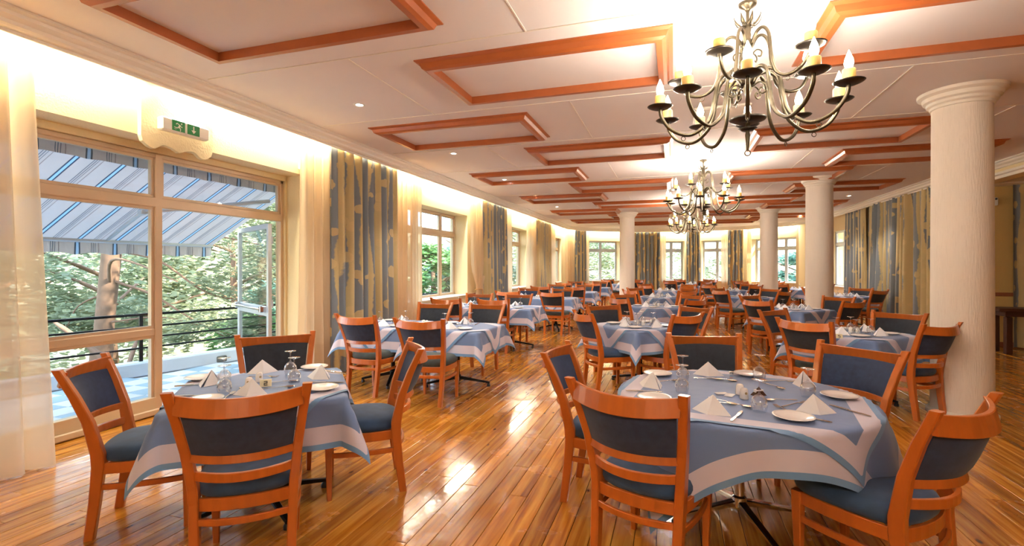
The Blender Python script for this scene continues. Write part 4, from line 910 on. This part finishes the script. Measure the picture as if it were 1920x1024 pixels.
MB().box(((x0+AL)/2, .08, 2.65), (AL-x0, .12, .09), ch=.03).build('cassette', whitep, aw); MB().box(((x0+AL)/2, 1.62, 1.82), (AL-x0, .06, .06), ch=.015).build('front_bar', frame_grey, aw)
for xa in (3.7, -2.0):
    MB().tube([(xa+.2, .08, 2.38), (xa-.95, .85, 2.14)], .028, 8).tube([(xa-.95, .85, 2.14), (xa-.85, 1.58, 1.84)], .022, 8).box((xa-.95, .85, 2.14), (.07, .07, .07), ch=.012).build('folding_arm', frame_grey, aw, 'auto')
# hillside
def hill(x, y): 
    d = max(0, -x-7.5); r = math.hypot(x-.5, y-14); far = max(0, r-14)
    return -2.6-.10*min(d, 12)+.22*max(0, far-8)+.4*math.sin(x*.23)*math.cos(y*.19)
vs, fs = [], []; NG = 44
for j in range(NG+1):
    for i in range(NG+1): x, y = -70+140*i/NG, -40+130*j/NG; vs.append((x, y, min(9, hill(x, y))))
for j in range(NG):
    for i in range(NG): k_ = j*(NG+1)+i; fs.append((k_, k_+1, k_+NG+2, k_+NG+1))
mb = MB(); mb.v = vs; mb.f = fs; tag(mb.build('hillside', groundm, smooth=True), 'dry wooded slope outside the windows', 'ground', kind='structure')
def foliage(seed, n, rx, rz, size, nclump=26, el=1.0):
    rnd = random.Random(seed); mb = MB(); v, f = mb.v, mb.f
    cl = []
    for _ in range(nclump):
        a, b_, r = rnd.uniform(0, 6.283), rnd.uniform(-1, 1), rnd.uniform(.35, 1)**.6; h = math.sqrt(1-b_*b_); cl.append((r*rx*h*math.cos(a), r*rx*h*math.sin(a), r*rz*b_, rnd.uniform(.22, .42)*rx))
    for _ in range(n):
        cx, cy, cz, cr = rnd.choice(cl); a, b_ = rnd.uniform(0, 6.283), rnd.uniform(-1, 1); r = cr*rnd.random()**.4; h = math.sqrt(1-b_*b_)
        p = (cx+r*h*math.cos(a), cy+r*h*math.sin(a), cz+r*b_*.55)
        a2, t2_ = rnd.uniform(0, 6.283), rnd.uniform(-.8, .8); L_ = size*rnd.uniform(.6, 1.4); W2 = L_*.28*el
        d = (math.cos(a2)*L_, math.sin(a2)*L_, math.sin(t2_)*L_*.7); q = (-math.sin(a2)*W2, math.cos(a2)*W2, W2*.5*math.cos(a2*3)); k = len(v)
        v += [p, (p[0]+d[0]*.5+q[0], p[1]+d[1]*.5+q[1], p[2]+d[2]*.5+q[2]), (p[0]+d[0], p[1]+d[1], p[2]+d[2]), (p[0]+d[0]*.5-q[0], p[1]+d[1]*.5-q[1], p[2]+d[2]*.5-q[2])]; f.append((k, k+1, k+2, k+3))
    return mb
FOL = [foliage(1, 6500, 2.8, 1.9, .17).mesh('foliage', pine_leaf), foliage(2, 6500, 2.0, 1.7, .17, el=1.9).mesh('foliage', teal_leaf), foliage(3, 6500, 2.3, 1.8, .20, el=1.6).mesh('foliage', green_leaf), foliage(4, 5200, 3.0, 2.4, .2).mesh('foliage', pine_leaf)]
def tree(x, y, zc, s, k, lab, tr=.14):
    rnd = random.Random(int(x*7+y*13)); zb = hill(x, y)-.2; t = empty('pine_tree' if k in (0, 3) else 'leafy_tree', (x, y, 0), 0, label=lab, cat='tree', group='trees outside the windows')
    MB().tube([(0, 0, zb), (.1, .05, (zb+zc)/2), (0, 0, zc), (-.1, .1, zc+s)], [tr*1.3, tr, tr*.7, tr*.3], 9).build('trunk', bark, t, True)
    for i in range(5): a = i*1.3+x; MB().tube(spline([(0, 0, zc-.8+i*.4), (math.cos(a)*s*.8, math.sin(a)*s*.8, zc-.4+i*.4), (math.cos(a)*s*1.8, math.sin(a)*s*1.8, zc+i*.4)], 4), [tr*.35]*4+[tr*.25]*4+[tr*.1], 6).build('branch', bark, t, True)
    o = obj('foliage', FOL[k], t, (0, 0, zc), rnd.uniform(0, 6)); o.scale = (s, s, s*.9); o['kind'] = 'stuff'
pt = empty('pine_tree', (-9.7, 6.35, 0), 0, label='leaning pine with a thick pinkish trunk beyond the railing', cat='tree', group='trees outside the windows')
MB().tube(spline([(-.6, -.1, -3.6), (-.35, -.05, -1.5), (-.2, 0, 0), (.0, 0, 1.4), (.16, .0, 2.4), (.5, .1, 4.2), (.6, .2, 6.5)], 5), [.17]*11+[.15]*10+[.13]*5+[.11]*5, 12).build('trunk', bark, pt, True)
for P_, rr in (([(.0, 0, 1.15), (.5, -.3, 1.6), (1.1, -.3, 1.55), (1.9, -.2, 1.25)], .035), ([(.05, 0, 1.25), (.6, .3, 1.0), (1.2, .6, .55), (1.8, .8, .2)], .03), ([(.1, 0, 1.9), (.8, .2, 2.15), (1.6, .5, 2.1), (2.6, .8, 1.9)], .04), ([(.1, 0, 1.8), (.7, .4, 1.6), (1.4, .8, 1.0), (2.3, 1.2, .8)], .03),
              ([(-.05, 0, .75), (-.5, .2, .95), (-1.0, .1, .75), (-1.15, 0, .35)], .025), ([(.1, 0, 1.7), (-.3, -.2, 2.1), (-.5, -.3, 2.6)], .03), ([(.05, 0, .5), (.7, .5, .55), (1.8, 1.0, .2)], .02)):
    Q_ = spline(P_, 5); MB().tube(Q_, [rr*(1-.75*i/len(Q_)) for i in range(len(Q_))], 6).build('branch', bark, pt, True)
for x, y, z, s, q in ((1.8, 1.0, .2, .38, 0), (2.2, 1.1, 1.3, .35, 3), (-1.4, .6, .3, .35, 0), (.6, .4, 4.2, 1.2, 3), (2.2, .8, 2.3, .4, 0)):
    o = obj('foliage', FOL[q], pt, (x, y, z), x*3); o.scale = (s, s, s*.7); o['kind'] = 'stuff'
TL = [(-8.2, 8.6, -.6, .62, 2, 'bright green leafy shrub behind the railing at the door'), (-7.9, 5.3, -.9, .5, 1, 'blue green shrub just below the terrace edge'), (-10.2, 4.1, -.3, .6, 1, 'dark shrub at the left edge of the glazing'),
      (-13, 8.5, .4, 1.1, 0, 'pale sunlit pine behind the leaning trunk'), (-14, 13, 1.2, 1.3, 3, 'tall sunlit pine seen through the door opening'), (-10.4, 12.3, .0, .9, 1, 'rounded blue green tree seen through the door opening'), (-18, 9, .8, 1.6, 0, 'wide pale pine far down the slope at left'),
      (-17, 18, 1.5, 1.8, 0, 'wide pale pine far down the slope past the door'), (-8.3, 16.4, .8, .9, 2, 'green tree outside the second left window'), (-8.8, 21, 1.2, 1.0, 1, 'blue green tree outside the third left window'), (-9.4, 27, 1.5, 1.2, 3, 'pine outside the fourth left window'),
      (-6.2, 31, 1.6, 1.3, 0, 'pine outside the far left window'), (-2.3, 33, 1.9, 1.5, 3, 'pine outside the window right of the lone column'), (3.4, 36, -.2, 1.4, 0, 'low pine under the bright central window'), (7.2, 31, .9, 1.1, 1, 'teal tree outside the window by the third column'), (10.3, 30, 1.3, 1.2, 2, 'green tree outside the far right window'),
      (9.4, 24, 1.2, 1.0, 1, 'teal tree outside the right wall window'), (-11.5, 1.6, .4, .9, 1, 'dark tree glimpsed beside the leftmost sheer'), (-22, 16, 2.0, 2.0, 3, 'big distant pine to the left'), (-12.6, 17.0, 1.0, 1.3, 3, 'pine right of the open door leaf')]
for a in TL: tree(*a)
